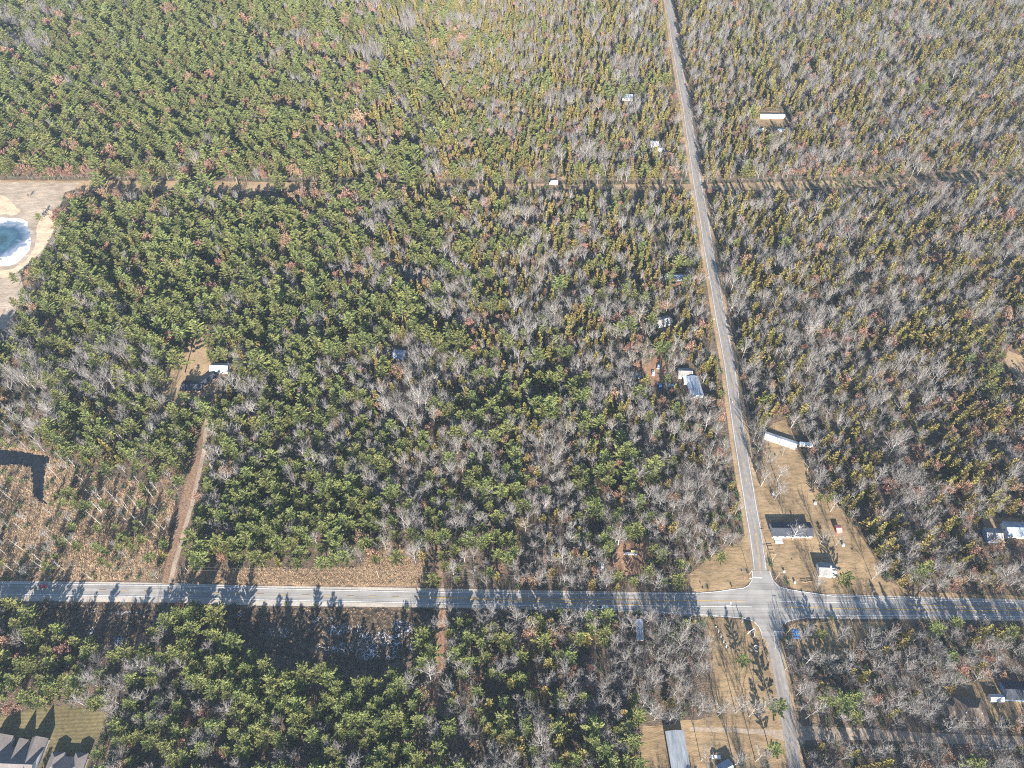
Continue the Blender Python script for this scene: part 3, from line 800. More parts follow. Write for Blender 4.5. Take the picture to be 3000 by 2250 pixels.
vehicle('silver car beside the white camper near the far garage', 'car', 1952, 447, 20, (.55, .56, .58), 'car', phrase='the silver car')
vehicle('white car with its nose to the rust coloured clearing', 'car', 1914, 1093, 85, (.74, .74, .74), 'car', phrase='the white car')
vehicle('pale blue car parked deepest in the cluttered clearing', 'car', 1929, 1074, 75, (.40, .50, .62), 'car', phrase='the pale blue car')
vehicle('bright blue pickup beside the shaded clearing', 'pickup truck', 1934, 1134, 85, (.08, .22, .48), 'pickup', phrase='the bright blue pickup')
vehicle('turquoise car at the south end of the cluttered clearing', 'car', 1966, 1130, 20, (.10, .34, .50), 'car', phrase='the turquoise car')
vehicle('white van between the small grey house and the metal outbuilding', 'van', 2006, 1115, 88, (.76, .76, .74), 'truck', phrase='the white van', name='van')
vehicle('tan car west of the grey house by the side road', 'car', 1872, 962, 40, (.62, .55, .45), 'car', phrase='the tan car')
vehicle('white boat-sized camper beside the askew mobile home', 'camper', 2359, 1305, -5, (.80, .80, .80), 'camper', phrase='the small white camper')
vehicle('white car half hidden by trees near the mid-forest lot', 'car', 1764, 1661, 80, (.74, .75, .78), 'car', phrase='the white car near the lot')
vehicle('pale car beside the junction lawn near the long building', 'car', 2098, 2218, -3, (.55, .60, .68), 'car', phrase='the pale car by the shed')

# ------------------------------------------------------------------ poles, wires, signs and small things
def utility_pole(u, v, label, h=9.5, yaw=0.0, arms=1, lean=0.0, name='utility_pole'):
    g = G(u, v)
    t = thing(name, label, 'utility pole', g, yaw, group=None)
    m = MB(); m.tube([(0, 0, -.2), (0, 0, h)], [.17, .11], 8); m.build('pole', M['pole_wood'], t)
    for i in range(arms):
        c = MB(); c.box(-1.25, 1.25, .12, .24, h - .55 - i * .9, h - .40 - i * .9); ca = c.build('crossarm', M['pole_wood'], t)
        for x in (-1.1, 0, 1.1):
            q = MB(); q.tube([(x, .18, h - .40 - i * .9), (x, .18, h - .2 - i * .9)], .06, 6); q.build('insulator', M['steel'], ca)
    LANDMARKS.append((g.x, g.y, 'the ' + label.split(' with ')[0].split(' in ')[0].split(' beside ')[0]))
    return g

def wire(a, b, label, sag=.5, r=.035, group=None):
    n = 14
    m = MB(); m.tube([a.lerp(b, i / n) - Vector((0, 0, sag * 4 * (i / n) * (1 - i / n))) for i in range(n + 1)], r, 3, cap=False)
    tag(m.build('overhead_wire', M['wire']), label, 'wire', group)

def h3(g, z, dx=0, dy=0): return Vector((g.x + dx, g.y + dy, z))
p1 = utility_pole(2303, 1857, 'utility pole with crossarm at the south corner of the junction', 9.5)
p2 = utility_pole(2272, 1697, 'utility pole with crossarm at the north corner of the junction', 9.5)
p3 = utility_pole(2261, 1642, 'utility pole beside the fence panels of the farm lawn', 9)
p4 = utility_pole(2300, 1962, 'utility pole on the tan verge south of the junction', 9.5, arms=1)
p5 = utility_pole(2486, 1822, 'utility pole on the highway verge beside the bare trees', 9, arms=1)
p0 = utility_pole(2195, 1683, 'short utility pole beside the stop line', 7, arms=0)
p6 = utility_pole(2356, 2108, 'utility pole beside the mouth of the gravel road', 9.5)
p7 = utility_pole(2196, 1335, 'utility pole on the side road verge near the mobile home', 9.5)
p8 = utility_pole(2113, 830, 'utility pole on the side road verge beyond the blue mobile home', 9.5)
for a, b, s in ((p1, p2, 'the highway'), (p2, p3, 'the farm fence'), (p3, p7, 'the farm lawn'), (p7, p8, 'the wooded verge'), (p1, p4, 'the south verge'), (p4, p6, 'the brown verge')):
    for dx, q in ((-1.1, 'western'), (1.1, 'eastern')):
        wire(h3(a, 9.1, dx), h3(b, 9.1, dx), q + ' overhead wire strung along ' + s, .7)
wire(h3(p1, 8.6), h3(p5, 8.6), 'overhead wire running beside the highway to the verge pole', 1.0)
# power line through the forest clearing
pl = []
for i, (u, v, lab) in enumerate(((-120, 546, None), (300, 545, 'power pole in the tan clearing north of the frozen pond'), (700, 549, 'power pole in the clearing between the rust oaks and pines'),
        (1120, 551, 'power pole in the shaded middle of the clearing'), (1530, 551, 'power pole in the clearing next to the white box truck'), (1990, 553, 'power pole where the clearing meets the side road'),
        (2330, 548, 'power pole in the clearing just east of the side road'), (2660, 535, 'power pole in the clearing of long brown shadows'), (3000, 512, 'power pole at the far east end of the clearing'), (3350, 480, None))):
    if lab:
        pl.append(utility_pole(u, v, lab, 11, math.pi / 2, name='power_pole'))
    else:
        pl.append(G(u, v))
for i in range(len(pl) - 1):
    for dy, q in ((-1.1, 'southern'), (0, 'middle'), (1.1, 'northern')):
        wire(h3(pl[i], 10.7, .18, dy), h3(pl[i + 1], 10.7, .18, dy), q + ' power line wire above the forest clearing', .9, .028, group=q + ' power line wires above the forest clearing')
# wire along the north side of the highway
hp = [utility_pole(u, v, lab, 9.5, math.pi / 2) for u, v, lab in ((40, 1674, 'utility pole in the marsh beside the highway'), (560, 1684, 'utility pole beside the driveway mouth'), (1110, 1692, 'utility pole in the brush strip'), (1640, 1712, 'utility pole in the tree shadows beside the highway'))]
hp = [G(-300, 1668)] + hp + [p0]
for i in range(len(hp) - 1):
    for dy, q in ((-.9, 'southern'), (.9, 'northern')):
        wire(h3(hp[i], 9.0 if i < 5 else 9, 0, dy), h3(hp[i + 1], 9.0 if i < 4 else 6.8, 0, dy), q + ' wire beside the highway verge', 1.0, .02, group=q + ' wires beside the highway verge')

def stop_sign(u, v, deg, label):
    g = G(u, v); t = thing('stop_sign', label, 'road sign', g, R(deg))
    m = MB(); m.tube([(0, 0, 0), (0, 0, 2.9)], .05, 6); m.build('post', M['steel'], t)
    b = MB(); n = 8
    pts = [(.42 * math.cos(R(22.5 + 45 * i)), .42 * math.sin(R(22.5 + 45 * i)) + 2.5) for i in range(n)]
    b.face([(x, -.07, z) for x, z in pts]); b.face([(x, -.05, z) for x, z in reversed(pts)])
    for i in range(n):
        (x, z), (x2, z2) = pts[i], pts[(i + 1) % n]
        b.face([(x, -.07, z), (x, -.05, z), (x2, -.05, z2), (x2, -.07, z2)])
    pl_ = b.build('plate', M['sign_red'], t)
    fc = bpy.data.curves.new('lettering', 'FONT'); fc.body = 'STOP'; fc.size = .3; fc.align_x = 'CENTER'; fc.align_y = 'CENTER'; fc.extrude = .003
    fo = bpy.data.objects.new('lettering_curve', fc); COL.objects.link(fo)
    me_ = bpy.data.meshes.new_from_object(fo.evaluated_get(bpy.context.evaluated_depsgraph_get()))
    bpy.data.objects.remove(fo)
    me_.materials.clear(); me_.materials.append(M['sign_white'])
    lo_ = link(bpy.data.objects.new('lettering', me_), pl_); lo_.location = (0, -.078, 2.5); lo_.rotation_euler = (math.pi / 2, 0, 0)
    LANDMARKS.append((g.x, g.y, 'the ' + label.split(' at ')[0]))
stop_sign(2180, 1698, 178, 'red stop sign at the north corner, facing up the side road')
stop_sign(2292, 1856, -2, 'red stop sign at the south corner, facing down the side road')

def road_sign(u, v, deg, wd, ht, z, label, m_=None, group=None, posts=1):
    g = G(u, v); t = thing('road_sign', label, 'road sign', g, R(deg), group)
    for i in range(posts):
        x = 0 if posts == 1 else (-wd * .32 if i == 0 else wd * .32)
        m = MB(); m.tube([(x, 0, 0), (x, 0, z + ht * .5)], .06, 6); m.build('post', M['steel'], t)
    b = MB(); b.box(-wd / 2, wd / 2, -.1, -.06, z - ht / 2, z + ht / 2); b.build('plate', m_ or M['sign_white'], t)
road_sign(2196, 1700, 178, .9, 1.2, 2.5, 'small white road sign just beside the north stop sign')
road_sign(2170, 1822, 88, 2.4, 1.8, 3.4, 'two post route sign on the lawn edge facing the highway', posts=2)
road_sign(2330, 1818, -90, .8, .8, 2.4, 'small white road sign on the verge past the junction')
road_sign(2555, 1737, 90, .8, .8, 2.4, 'small white road sign on the farm lawn by the highway')

# V-shaped double board on the junction lawn
g = G(2204, 1852); t = thing('advertising_board', 'V-shaped dark double signboard with white frame on the junction lawn', 'signboard', g, R(-38))
for s in (-1, 1):
    b = MB(); b.face([(s * .25, .9, .7), (s * 1.7, -2.6, .7), (s * 1.7, -2.6, 3.2), (s * .25, .9, 3.2)]); b.face([(s * .2, .87, 3.2), (s * 1.65, -2.63, 3.2), (s * 1.65, -2.63, .7), (s * .2, .87, .7)])
    pn = b.build('panel', M['sign_blue'], t)
    f = MB(); f.tube([(s * .23, .9, 3.25), (s * 1.68, -2.6, 3.25)], .13, 5); f.tube([(s * .23, .9, .65), (s * 1.68, -2.6, .65)], .09, 5); f.build('frame', M['sign_white'], pn)
    for q in (0, 1):
        m = MB(); m.tube([(s * (.22 + 1.45 * q), .95 - 3.55 * q, 0), (s * (.22 + 1.45 * q), .95 - 3.55 * q, 3.3)], .11, 6); m.build('post', M['sign_white'], t)
LANDMARKS.append((g.x, g.y, 'the double signboard')); foot_clear(g, 4, 5, 0, 1)
g = G(2216, 1900); t = thing('garden_bench', 'white round garden bench on the junction lawn behind the signboard', 'bench', g)
m = MB(); m.tube([(1.6 * math.cos(R(i * 20)), 1.6 * math.sin(R(i * 20)), .42) for i in range(15)], .16, 5); m.build('seat', M['sign_white'], t)
m = MB()
for i in (0, 5, 10, 14): m.tube([(1.6 * math.cos(R(i * 20)), 1.6 * math.sin(R(i * 20)), 0), (1.6 * math.cos(R(i * 20)), 1.6 * math.sin(R(i * 20)), .4)], .06, 5)
m.build('leg', M['sign_white'], t)
foot_clear(g, 4, 4, 0, 0)
# line of edging stones
def boulder(m_, sx, seed):
    bm = bmesh.new(); bmesh.ops.create_icosphere(bm, subdivisions=2, radius=1)
    for v_ in bm.verts:
        v_.co *= 1 + .25 * noise.noise(v_.co * 1.3 + Vector((seed, 0, 0)))
        v_.co = Vector((v_.co.x * sx, v_.co.y * sx * .8, v_.co.z * sx * .6))
    me_ = bpy.data.meshes.new('edging_stone'); bm.to_mesh(me_); bm.free(); me_.materials.append(m_)
    return me_
SM = [boulder(M['stone'], .55, 1), boulder(M['dark_stone'], .6, 4), boulder(M['stone'], .42, 8)]
for i in range(14):
    tt = i / 13
    g = G(2098 + 33 * tt + (2 if i % 3 else -1), 1836 + 64 * tt)
    o = link(bpy.data.objects.new('edging_stone', SM[i % 3])); o.location = (g.x, g.y, .2); o.rotation_euler = (0, 0, i * 1.3)
    lab = ('dark stone', 'edging stones dark') if i % 3 == 1 else ('pale stone', 'edging stones pale')
    tag(o, ('large ' if i % 3 == 0 else '') + lab[0] + ' in the row edging the junction lawn', 'stone', ('large ' if i % 3 == 0 else '') + lab[1] + ' in a row on the junction lawn')
# board fences of the farm lawn
def fence(u0, v0, u1, v1, label, rails=2, h=1.2, m_='wood'):
    a, b = G(u0, v0), G(u1, v1); d = b - a; L = d.length
    t = thing('board_fence', label, 'fence', a, math.atan2(d.y, d.x))
    n = max(1, int(L / 2.4))
    for i in range(n + 1):
        p = MB(); x = L * i / n; p.box(x - .08, x + .08, -.08, .08, 0, h + .1); p.build('post', M[m_], t)
    for r_ in range(rails):
        p = MB(); z = h * (r_ + 1) / rails - .1; p.box(0, L, -.14, -.085, z - .1, z + .1); p.build('rail', M[m_], t)
for i, (a_, b_, c_, d_, l_) in enumerate(((2248, 1603, 2262, 1604, 'northern wooden rail fence beside the farm utility pole'), (2251, 1613, 2265, 1614, 'middle wooden rail fence beside the farm utility pole'), (2255, 1624, 2270, 1625, 'southern wooden rail fence beside the farm utility pole'),
        (2348, 1706, 2363, 1708, 'rail fence on the lawn by the highway, nearer the junction'), (2366, 1705, 2382, 1706, 'rail fence on the lawn by the highway, nearer the bare trees'))):
    fence(a_, b_, c_, d_, l_)
# litter bins, well, playground bits seen as small pale things
def drum(u, v, label, m_, r=.5, h=1.0):
    g = G(u, v); t = thing('drum', label, 'drum', g)
    b = MB(); b.tube([(0, 0, 0), (0, 0, h)], r, 12); b.build('body', m_, t)
    l_ = MB(); l_.tube([(0, 0, h), (0, 0, h + .08)], r * 1.06, 12); l_.build('lid', M['steel'], t)
drum(2470, 1598, 'white drum on the lawn south of the red roofed shed', M['sign_white'], .8, 1.2)
drum(2328, 1707, 'pale drum on the lawn near the highway fences', M['stone'], .6, 1.1)
drum(2297, 1675, 'white drum beside the north utility pole', M['sign_white'], .6, .9)
drum(2264, 1452, 'dark drum beside the side road under the bare trees', M['dark_stone'], .9, 1.4)
drum(2388, 1475, 'white rimmed drum on the north part of the farm lawn', M['sign_white'], .9, .8)
drum(2376, 1860, 'white drum under the bare tree by the highway verge', M['sign_white'], .5, .9)
g = G(2332, 1857); t = thing('ground_tarp', 'crumpled blue tarpaulin on the shaded verge beside the utility pole', 'tarpaulin', g)
m = MB(); n = 10
zz = [[.35 + .35 * noise.noise(Vector((i * .5, j * .5, 2))) * (1 if 0 < i < n and 0 < j < n else 0) for j in range(n + 1)] for i in range(n + 1)]
for i in range(n):
    for j in range(n):
        q = lambda a_, b_: ((a_ - n / 2) * .38, (b_ - n / 2) * .55, zz[a_][b_] if 0 < a_ < n and 0 < b_ < n else .05)
        m.face([q(i, j), q(i + 1, j), q(i + 1, j + 1), q(i, j + 1)])
m.build('sheet', M['blue_tarp'], t)
m = MB(); m.tube([(-2, 0, .3), (2, .2, .3)], .1, 5); m.build('weight_pole', M['wood'], t)
# lumber stacks in the cleared lot
for i, (u, v, L, lab) in enumerate(((1846, 1623, 8, 'long stack of grey lumber in the cleared lot'), (1858, 1617, 4, 'short yellow lumber stack in the cleared lot'))):
    g = G(u, v); t = thing('lumber_stack', lab, 'lumber', g, R(-3))
    for z in range(3):
        for y in range(3):
            p = MB(); p.box(-L / 2 + .1 * ((z * 7 + y * 3) % 4), L / 2, -.6 + y * .42, -.24 + y * .42, .1 + z * .26, .33 + z * .26); p.build('beam', M['yellow_paint'] if i else M['grey_wall'], t)
    LANDMARKS.append((g.x, g.y, 'the ' + lab.split(' in ')[0]))

for u, v, lab in ((2074, 816, 'white mailbox on the verge beside the blue mobile home'), (2091, 938, 'white mailbox on the verge beside the turned grey roofed house'), (2144, 1180, 'white mailbox on the verge south of the metal outbuilding')):
    g = G(u, v); t = thing('mailbox', lab, 'mailbox', g, R(80))
    m = MB(); m.box(-.07, .07, -.07, .07, 0, 1.1); m.build('post', M['wood'], t)
    m = MB(); m.tube([(-.35, 0, 1.3), (.35, 0, 1.3)], .24, 10); m.build('box', M['sign_white'], t)
# ------------------------------------------------------------------ tree shapes
def sprig(mb, c, d, L, wd, rg, mi=0, tilt=.7, jit=.55):
    """one needle spray: a pointed leaf-shaped face about c along d"""
    d = (d + Vector((rg.uniform(-1, 1), rg.uniform(-1, 1), rg.uniform(-.5, .7))) * jit).normalized()
    up = Vector((rg.uniform(-1, 1) * tilt, rg.uniform(-1, 1) * tilt, 1)).normalized()
    s = d.cross(up).normalized() * wd / 2
    a, b = c - d * L * .5, c + d * L * .5
    mb.face((a - s * .35, c - s * 1.1, b, c + s * 1.1, a + s * .35), mi)

def pine_mesh(seed):
    rg = random.Random(seed)
    H = 18.0; tr, cr = MB(), MB()
    lean = Vector((rg.uniform(-.5, .5), rg.uniform(-.5, .5), 0))
    ax = lambda z: lean * (z / H) ** 2 + Vector((0, 0, z))
    tr.tube([ax(-.3), ax(H * .3), ax(H * .6), ax(H * .97)], [.28, .22, .14, .03], 6)
    nl = 9; z0 = H * rg.uniform(.26, .36)
    for l in range(nl):
        f = l / (nl - 1)
        z = z0 + (H * .965 - z0) * f ** .95
        rad = (4.3 * (1 - f ** 1.6) + .6) * rg.uniform(.8, 1.15)
        nb = max(4, int(5.6 - 1.2 * f + rg.random())); a0 = rg.random() * 6.28
        for b in range(nb):
            az = a0 + 6.283 * b / nb + rg.uniform(-.3, .3)
            r_ = rad * rg.uniform(.62, 1.18)
            if rg.random() < .09: continue
            up = .18 + .5 * f + rg.uniform(-.1, .16)
            d = Vector((math.cos(az), math.sin(az), 0))
            o = ax(z)
            tip = o + d * r_ + Vector((0, 0, r_ * up))
            tr.strip(o, tip, .07, 0, Vector((0, 0, 1)))
            n = max(2, int(r_ / .62))
            for i in range(n):
                q = .28 + .72 * (i + .6) / n
                c = o + d * r_ * q + Vector((0, 0, r_ * up * q * (.7 + .4 * q)))
                wdt = .22 + .38 * math.sin(min(1, q * 1.02) * math.pi)
                for k in range(5):
                    off = Vector((rg.uniform(-1, 1), rg.uniform(-1, 1), rg.uniform(-.35, .5)))
                    side = Vector((-d.y, d.x, 0)) * off.x * wdt
                    sprig(cr, c + side + Vector((0, 0, off.z * .5)) + d * off.y * .2, d + Vector((-d.y, d.x, 0)) * off.x * .8 + Vector((0, 0, .35)), rg.uniform(.95, 1.5), rg.uniform(.34, .5), rg, tilt=1.2, jit=.36)
    for k in range(9):
        sprig(cr, ax(H * rg.uniform(.93, 1.0)), Vector((rg.uniform(-.6, .6), rg.uniform(-.6, .6), 1)), .9, .35, rg)
    return tr, cr

def olive_mesh(seed):
    rg = random.Random(seed)
    H = 14.0; tr, cr = MB(), MB()
    tr.tube([(0, 0, -.3), (0, 0, H * .5), (0, 0, H * .97)], [.2, .13, .03], 6)
    nl = 15; z0 = H * rg.uniform(.12, .3)
    for l in range(nl):
        f = l / (nl - 1); z = z0 + (H * .97 - z0) * f
        rad = (2.0 * (1 - f ** 1.7) + .3) * rg.uniform(.7, 1.3)
        nb = rg.choice((4, 5, 5)); a0 = rg.random() * 6.28
        for b in range(nb):
            if rg.random() < .14: continue
            az = a0 + 6.283 * b / nb + rg.uniform(-.4, .4); d = Vector((math.cos(az), math.sin(az), 0))
            r_ = rad * rg.uniform(.6, 1.2); o = Vector((0, 0, z)); 
            tr.strip(o, o + d * r_ + Vector((0, 0, .2)), .05, 0, Vector((0, 0, 1)))
            for i in range(max(2, int(r_ / .55))):
                q = (i + .8) / max(2, int(r_ / .55)); c = o + d * r_ * q + Vector((0, 0, .35 * q * q))
                for k in range(4):
                    sprig(cr, c + Vector((rg.uniform(-.3, .3), rg.uniform(-.3, .3), rg.uniform(-.3, .3))), d + Vector((0, 0, .5)), rg.uniform(.8, 1.25), rg.uniform(.38, .55), rg, tilt=1.2)
    return tr, cr

def skeleton(rg, tr, tw, H, spread, n1, fine=4, base=.26, lw=1.0):
    """bare tree: trunk and limbs as tubes, branches and twigs as slender strips; returns twig ends"""
    ends = []
    top = Vector((rg.uniform(-.8, .8), rg.uniform(-.8, .8), H * .72))
    tp = [Vector((0, 0, -.3)), Vector((rg.uniform(-.2, .2), rg.uniform(-.2, .2), H * .3)), top]
    tr.tube(tp, [.21 * lw, .14 * lw, .05 * lw], 6)
    for i in range(n1):
        f = base + (1 - base) * (i + rg.random() * .6) / n1
        o = tp[1].lerp(tp[2], (f - .3) / .7) if f > .3 else tp[0].lerp(tp[1], f / .3)
        az = i * 2.4 + rg.uniform(-.5, .5)
        L1 = spread * (1.15 - .55 * f) * rg.uniform(.75, 1.2)
        el = R(28 + 42 * f + rg.uniform(-10, 12))
        d = Vector((math.cos(az) * math.cos(el), math.sin(az) * math.cos(el), math.sin(el)))
        m1 = o + d * L1 * .5 + Vector((rg.uniform(-.3, .3), rg.uniform(-.3, .3), rg.uniform(-.1, .4)))
        e1 = o + d * L1 + Vector((0, 0, L1 * .22))
        tr.tube([o, m1, e1], [.085 * lw, .055 * lw, .022 * lw], 4, cap=False)
        for j in range(8):
            q = .2 + .8 * (j + rg.random() * .7) / 8
            p = (o.lerp(m1, q * 2) if q < .5 else m1.lerp(e1, min(1, (q - .5) * 2)))
            d2 = (d + Vector((rg.uniform(-1, 1), rg.uniform(-1, 1), rg.uniform(-.15, .9))) * .9).normalized()
            L2 = L1 * rg.uniform(.3, .55) * (1.1 - .3 * q)
            e2 = p + d2 * L2
            tw.strip(p, e2, .046 * lw, .018, Vector((rg.uniform(-1, 1), rg.uniform(-1, 1), .6)), )
            for k in range(fine):
                q2 = .2 + .8 * (k + rg.random()) / fine
                p2 = p.lerp(e2, min(1, q2))
                d3 = (d2 + Vector((rg.uniform(-1, 1), rg.uniform(-1, 1), rg.uniform(-.2, .9)))).normalized()
                L3 = L2 * rg.uniform(.35, .7)
                e3 = p2 + d3 * L3
                tw.strip(p2, e3, .028, .010, Vector((rg.uniform(-1, 1), rg.uniform(-1, 1), 1)))
                ends.append((e3, d3))
                for h_ in range(3):
                    p3 = p2.lerp(e3, .3 + .7 * rg.random())
                    d4 = (d3 + Vector((rg.uniform(-1, 1), rg.uniform(-1, 1), rg.uniform(-.2, .8)))).normalized()
                    tw.strip(p3, p3 + d4 * rg.uniform(.5, 1.0), .020, 0, Vector((rg.uniform(-1, 1), rg.uniform(-1, 1), 1)))
    return ends

def bare_mesh(seed):
    rg = random.Random(seed); tr, cr = MB(), MB()
    skeleton(rg, tr, cr, 15.0 * rg.uniform(.9, 1.1), 6.2 * rg.uniform(.85, 1.1), rg.choice((9, 10, 11)), lw=rg.choice((.75, .85, 1.1)))
    return tr, cr

def oak_mesh(seed):
    rg = random.Random(seed); tr, cr = MB(), MB(); t2 = MB()
    ends = skeleton(rg, tr, t2, 10.5, 5.0, 9, fine=4, base=.2)
    tr.v_off = len(tr.v)
    for f in t2.f: tr.face([t2.v[i] for i in f])
    for e, d in ends:
        for k in range(3):
            sprig(cr, e + Vector((rg.uniform(-.8, .8), rg.uniform(-.8, .8), rg.uniform(-.5, .4))), d, rg.uniform(.45, .8), rg.uniform(.28, .45), rg, tilt=1.2)
    return tr, cr

def snag_mesh(seed):
    rg = random.Random(seed); tr, cr = MB(), MB(); H = rg.uniform(11, 15)
    t_ = Vector((rg.uniform(-.8, .8), rg.uniform(-.8, .8), H))
    tr.tube([(0, 0, -.3), t_ * .5, t_], [.11, .08, .02], 5)
    for i in range(16):
        q = rg.uniform(.35, .97); p = t_ * q; az = rg.random() * 6.28
        e = p + Vector((math.cos(az), math.sin(az), .8)) * rg.uniform(.7, 1.9) * (1.2 - q * .7)
        cr.strip(p, e, .04, .01, Vector((rg.uniform(-1, 1), rg.uniform(-1, 1), .5)))
        for k in range(3):
            p2 = p.lerp(e, rg.uniform(.4, 1)); cr.strip(p2, p2 + Vector((rg.uniform(-1, 1), rg.uniform(-1, 1), rg.uniform(0, 1))) * .7, .02, 0, Vector((0, .3, 1)))
    return tr, cr

def bush_mesh(seed, leaves):
    rg = random.Random(seed); a = MB()
    for i in range(34):
        az = rg.random() * 6.28; el = R(rg.uniform(25, 85)); L = rg.uniform(1.0, 2.6)
        p = Vector((rg.uniform(-.8, .8), rg.uniform(-.8, .8), 0)); d = Vector((math.cos(az) * math.cos(el), math.sin(az) * math.cos(el), math.sin(el)))
        a.strip(p, p + d * L, .035, .01, Vector((rg.uniform(-1, 1), rg.uniform(-1, 1), .5)))
        for k in range(3):
            q = p + d * L * rg.uniform(.4, .95); a.strip(q, q + Vector((rg.uniform(-1, 1), rg.uniform(-1, 1), rg.uniform(0, 1))) * .8, .02, 0, Vector((0, .3, 1)))
        if leaves:
            for k in range(leaves):
                a.cur = 1; sprig(a, p + d * L * rg.uniform(.4, 1), d, rg.uniform(.4, .75), rg.uniform(.25, .4), rg, 1); a.cur = 0
    return a

def reed_mesh(seed):
    rg = random.Random(seed); a = MB()
    for i in range(16):
        az = rg.random() * 6.28; p = Vector((rg.uniform(-.5, .5), rg.uniform(-.5, .5), 0)); L = rg.uniform(.7, 1.5)
        d = Vector((math.cos(az) * .6, math.sin(az) * .6, rg.uniform(.4, 1.1))).normalized()
        a.strip(p, p + d * L, .075, .0, Vector((rg.uniform(-1, 1), rg.uniform(-1, 1), .3)))
    return a

def join(tr, cr):
    a = MB(); a.v = tr.v + cr.v; n = len(tr.v)
    a.f = tr.f + [tuple(i + n for i in f) for f in cr.f]; a.m = [0] * len(tr.f) + [1] * len(cr.f)
    return a

KIND = {}   # kind: (object name, height, [(trunk mesh, crown mesh, joined mesh)])
def make_kind(key, name, H, builder, n, mt, mc, seed):
    out = []
    for i in range(n):
        tr, cr = builder(seed + i)
        out.append((tr.mesh(name + '_trunk', mt), cr.mesh(name + '_crown', mc), join(tr, cr).mesh(name + '_whole', [mt, mc])))
    KIND[key] = (name, H, out)
make_kind('P', 'pine_tree', 18.0, pine_mesh, 7, M['bark'], M['pine'], 100)
make_kind('J', 'olive_conifer', 14.0, olive_mesh, 6, M['bark'], M['olive'], 200)
make_kind('B', 'bare_tree', 15.0, bare_mesh, 7, M['limb'], M['twig'], 300)
make_kind('R', 'rust_oak', 10.5, oak_mesh, 4, M['bark'], M['rust'], 400)
make_kind('S', 'birch_snag', 13.0, snag_mesh, 4, M['birch'], M['birch'], 500)
make_kind('Y', 'yellow_tree', 10.5, oak_mesh, 1, M['bark'], M['yellow'], 404)

# ------------------------------------------------------------------ what grows where: pine, olive conifer, rust oak in tenths-of-a-hundred per 250-pixel cell, the rest bare
MIX = [
 '451005 701505 652005 453005 203505 104005 054005 054005 054005 034205 034007 033710',
 '701015 701015 701012 502510 303510 204010 203510 103510 054210 004510 004010 003710',
 '650520 700515 700812 551510 303010 253010 203507 104007 034007 003508 003508 003508',
 '600505 700505 601005 551505 402505 252505 203005 153008 033508 003307 003307 004010',
 '350502 450502 401002 501002 401005 252005 252505 152010 002510 002810 003510 104510',
 '452000 501500 550005 600505 500503 401003 401003 250505 100503 002010 003510 004015',
 '150000 400500 600505 650500 600503 401000 301005 150505 100000 003005 003510 003515',
 '600000 600000 700000 750000 550502 351005 251005 301000 200003 151005 101005 101010',
 '600005 450010 650005 700003 650003 401005 351505 301000 250503 101005 051510 051010']
MIX = [[tuple(int(c[i:i + 2]) / 100 for i in (0, 2, 4)) for c in row.split()] for row in MIX]
def mix_at(u, v):
    x, y = min(10.999, max(0, u / 250 - .5)), min(7.999, max(0, v / 250 - .5))
    i, j = int(x), int(y); fx, fy = x - i, y - j
    return [(MIX[j][i][k] * (1 - fx) + MIX[j][i + 1][k] * fx) * (1 - fy) + (MIX[j + 1][i][k] * (1 - fx) + MIX[j + 1][i + 1][k] * fx) * fy for k in range(3)]

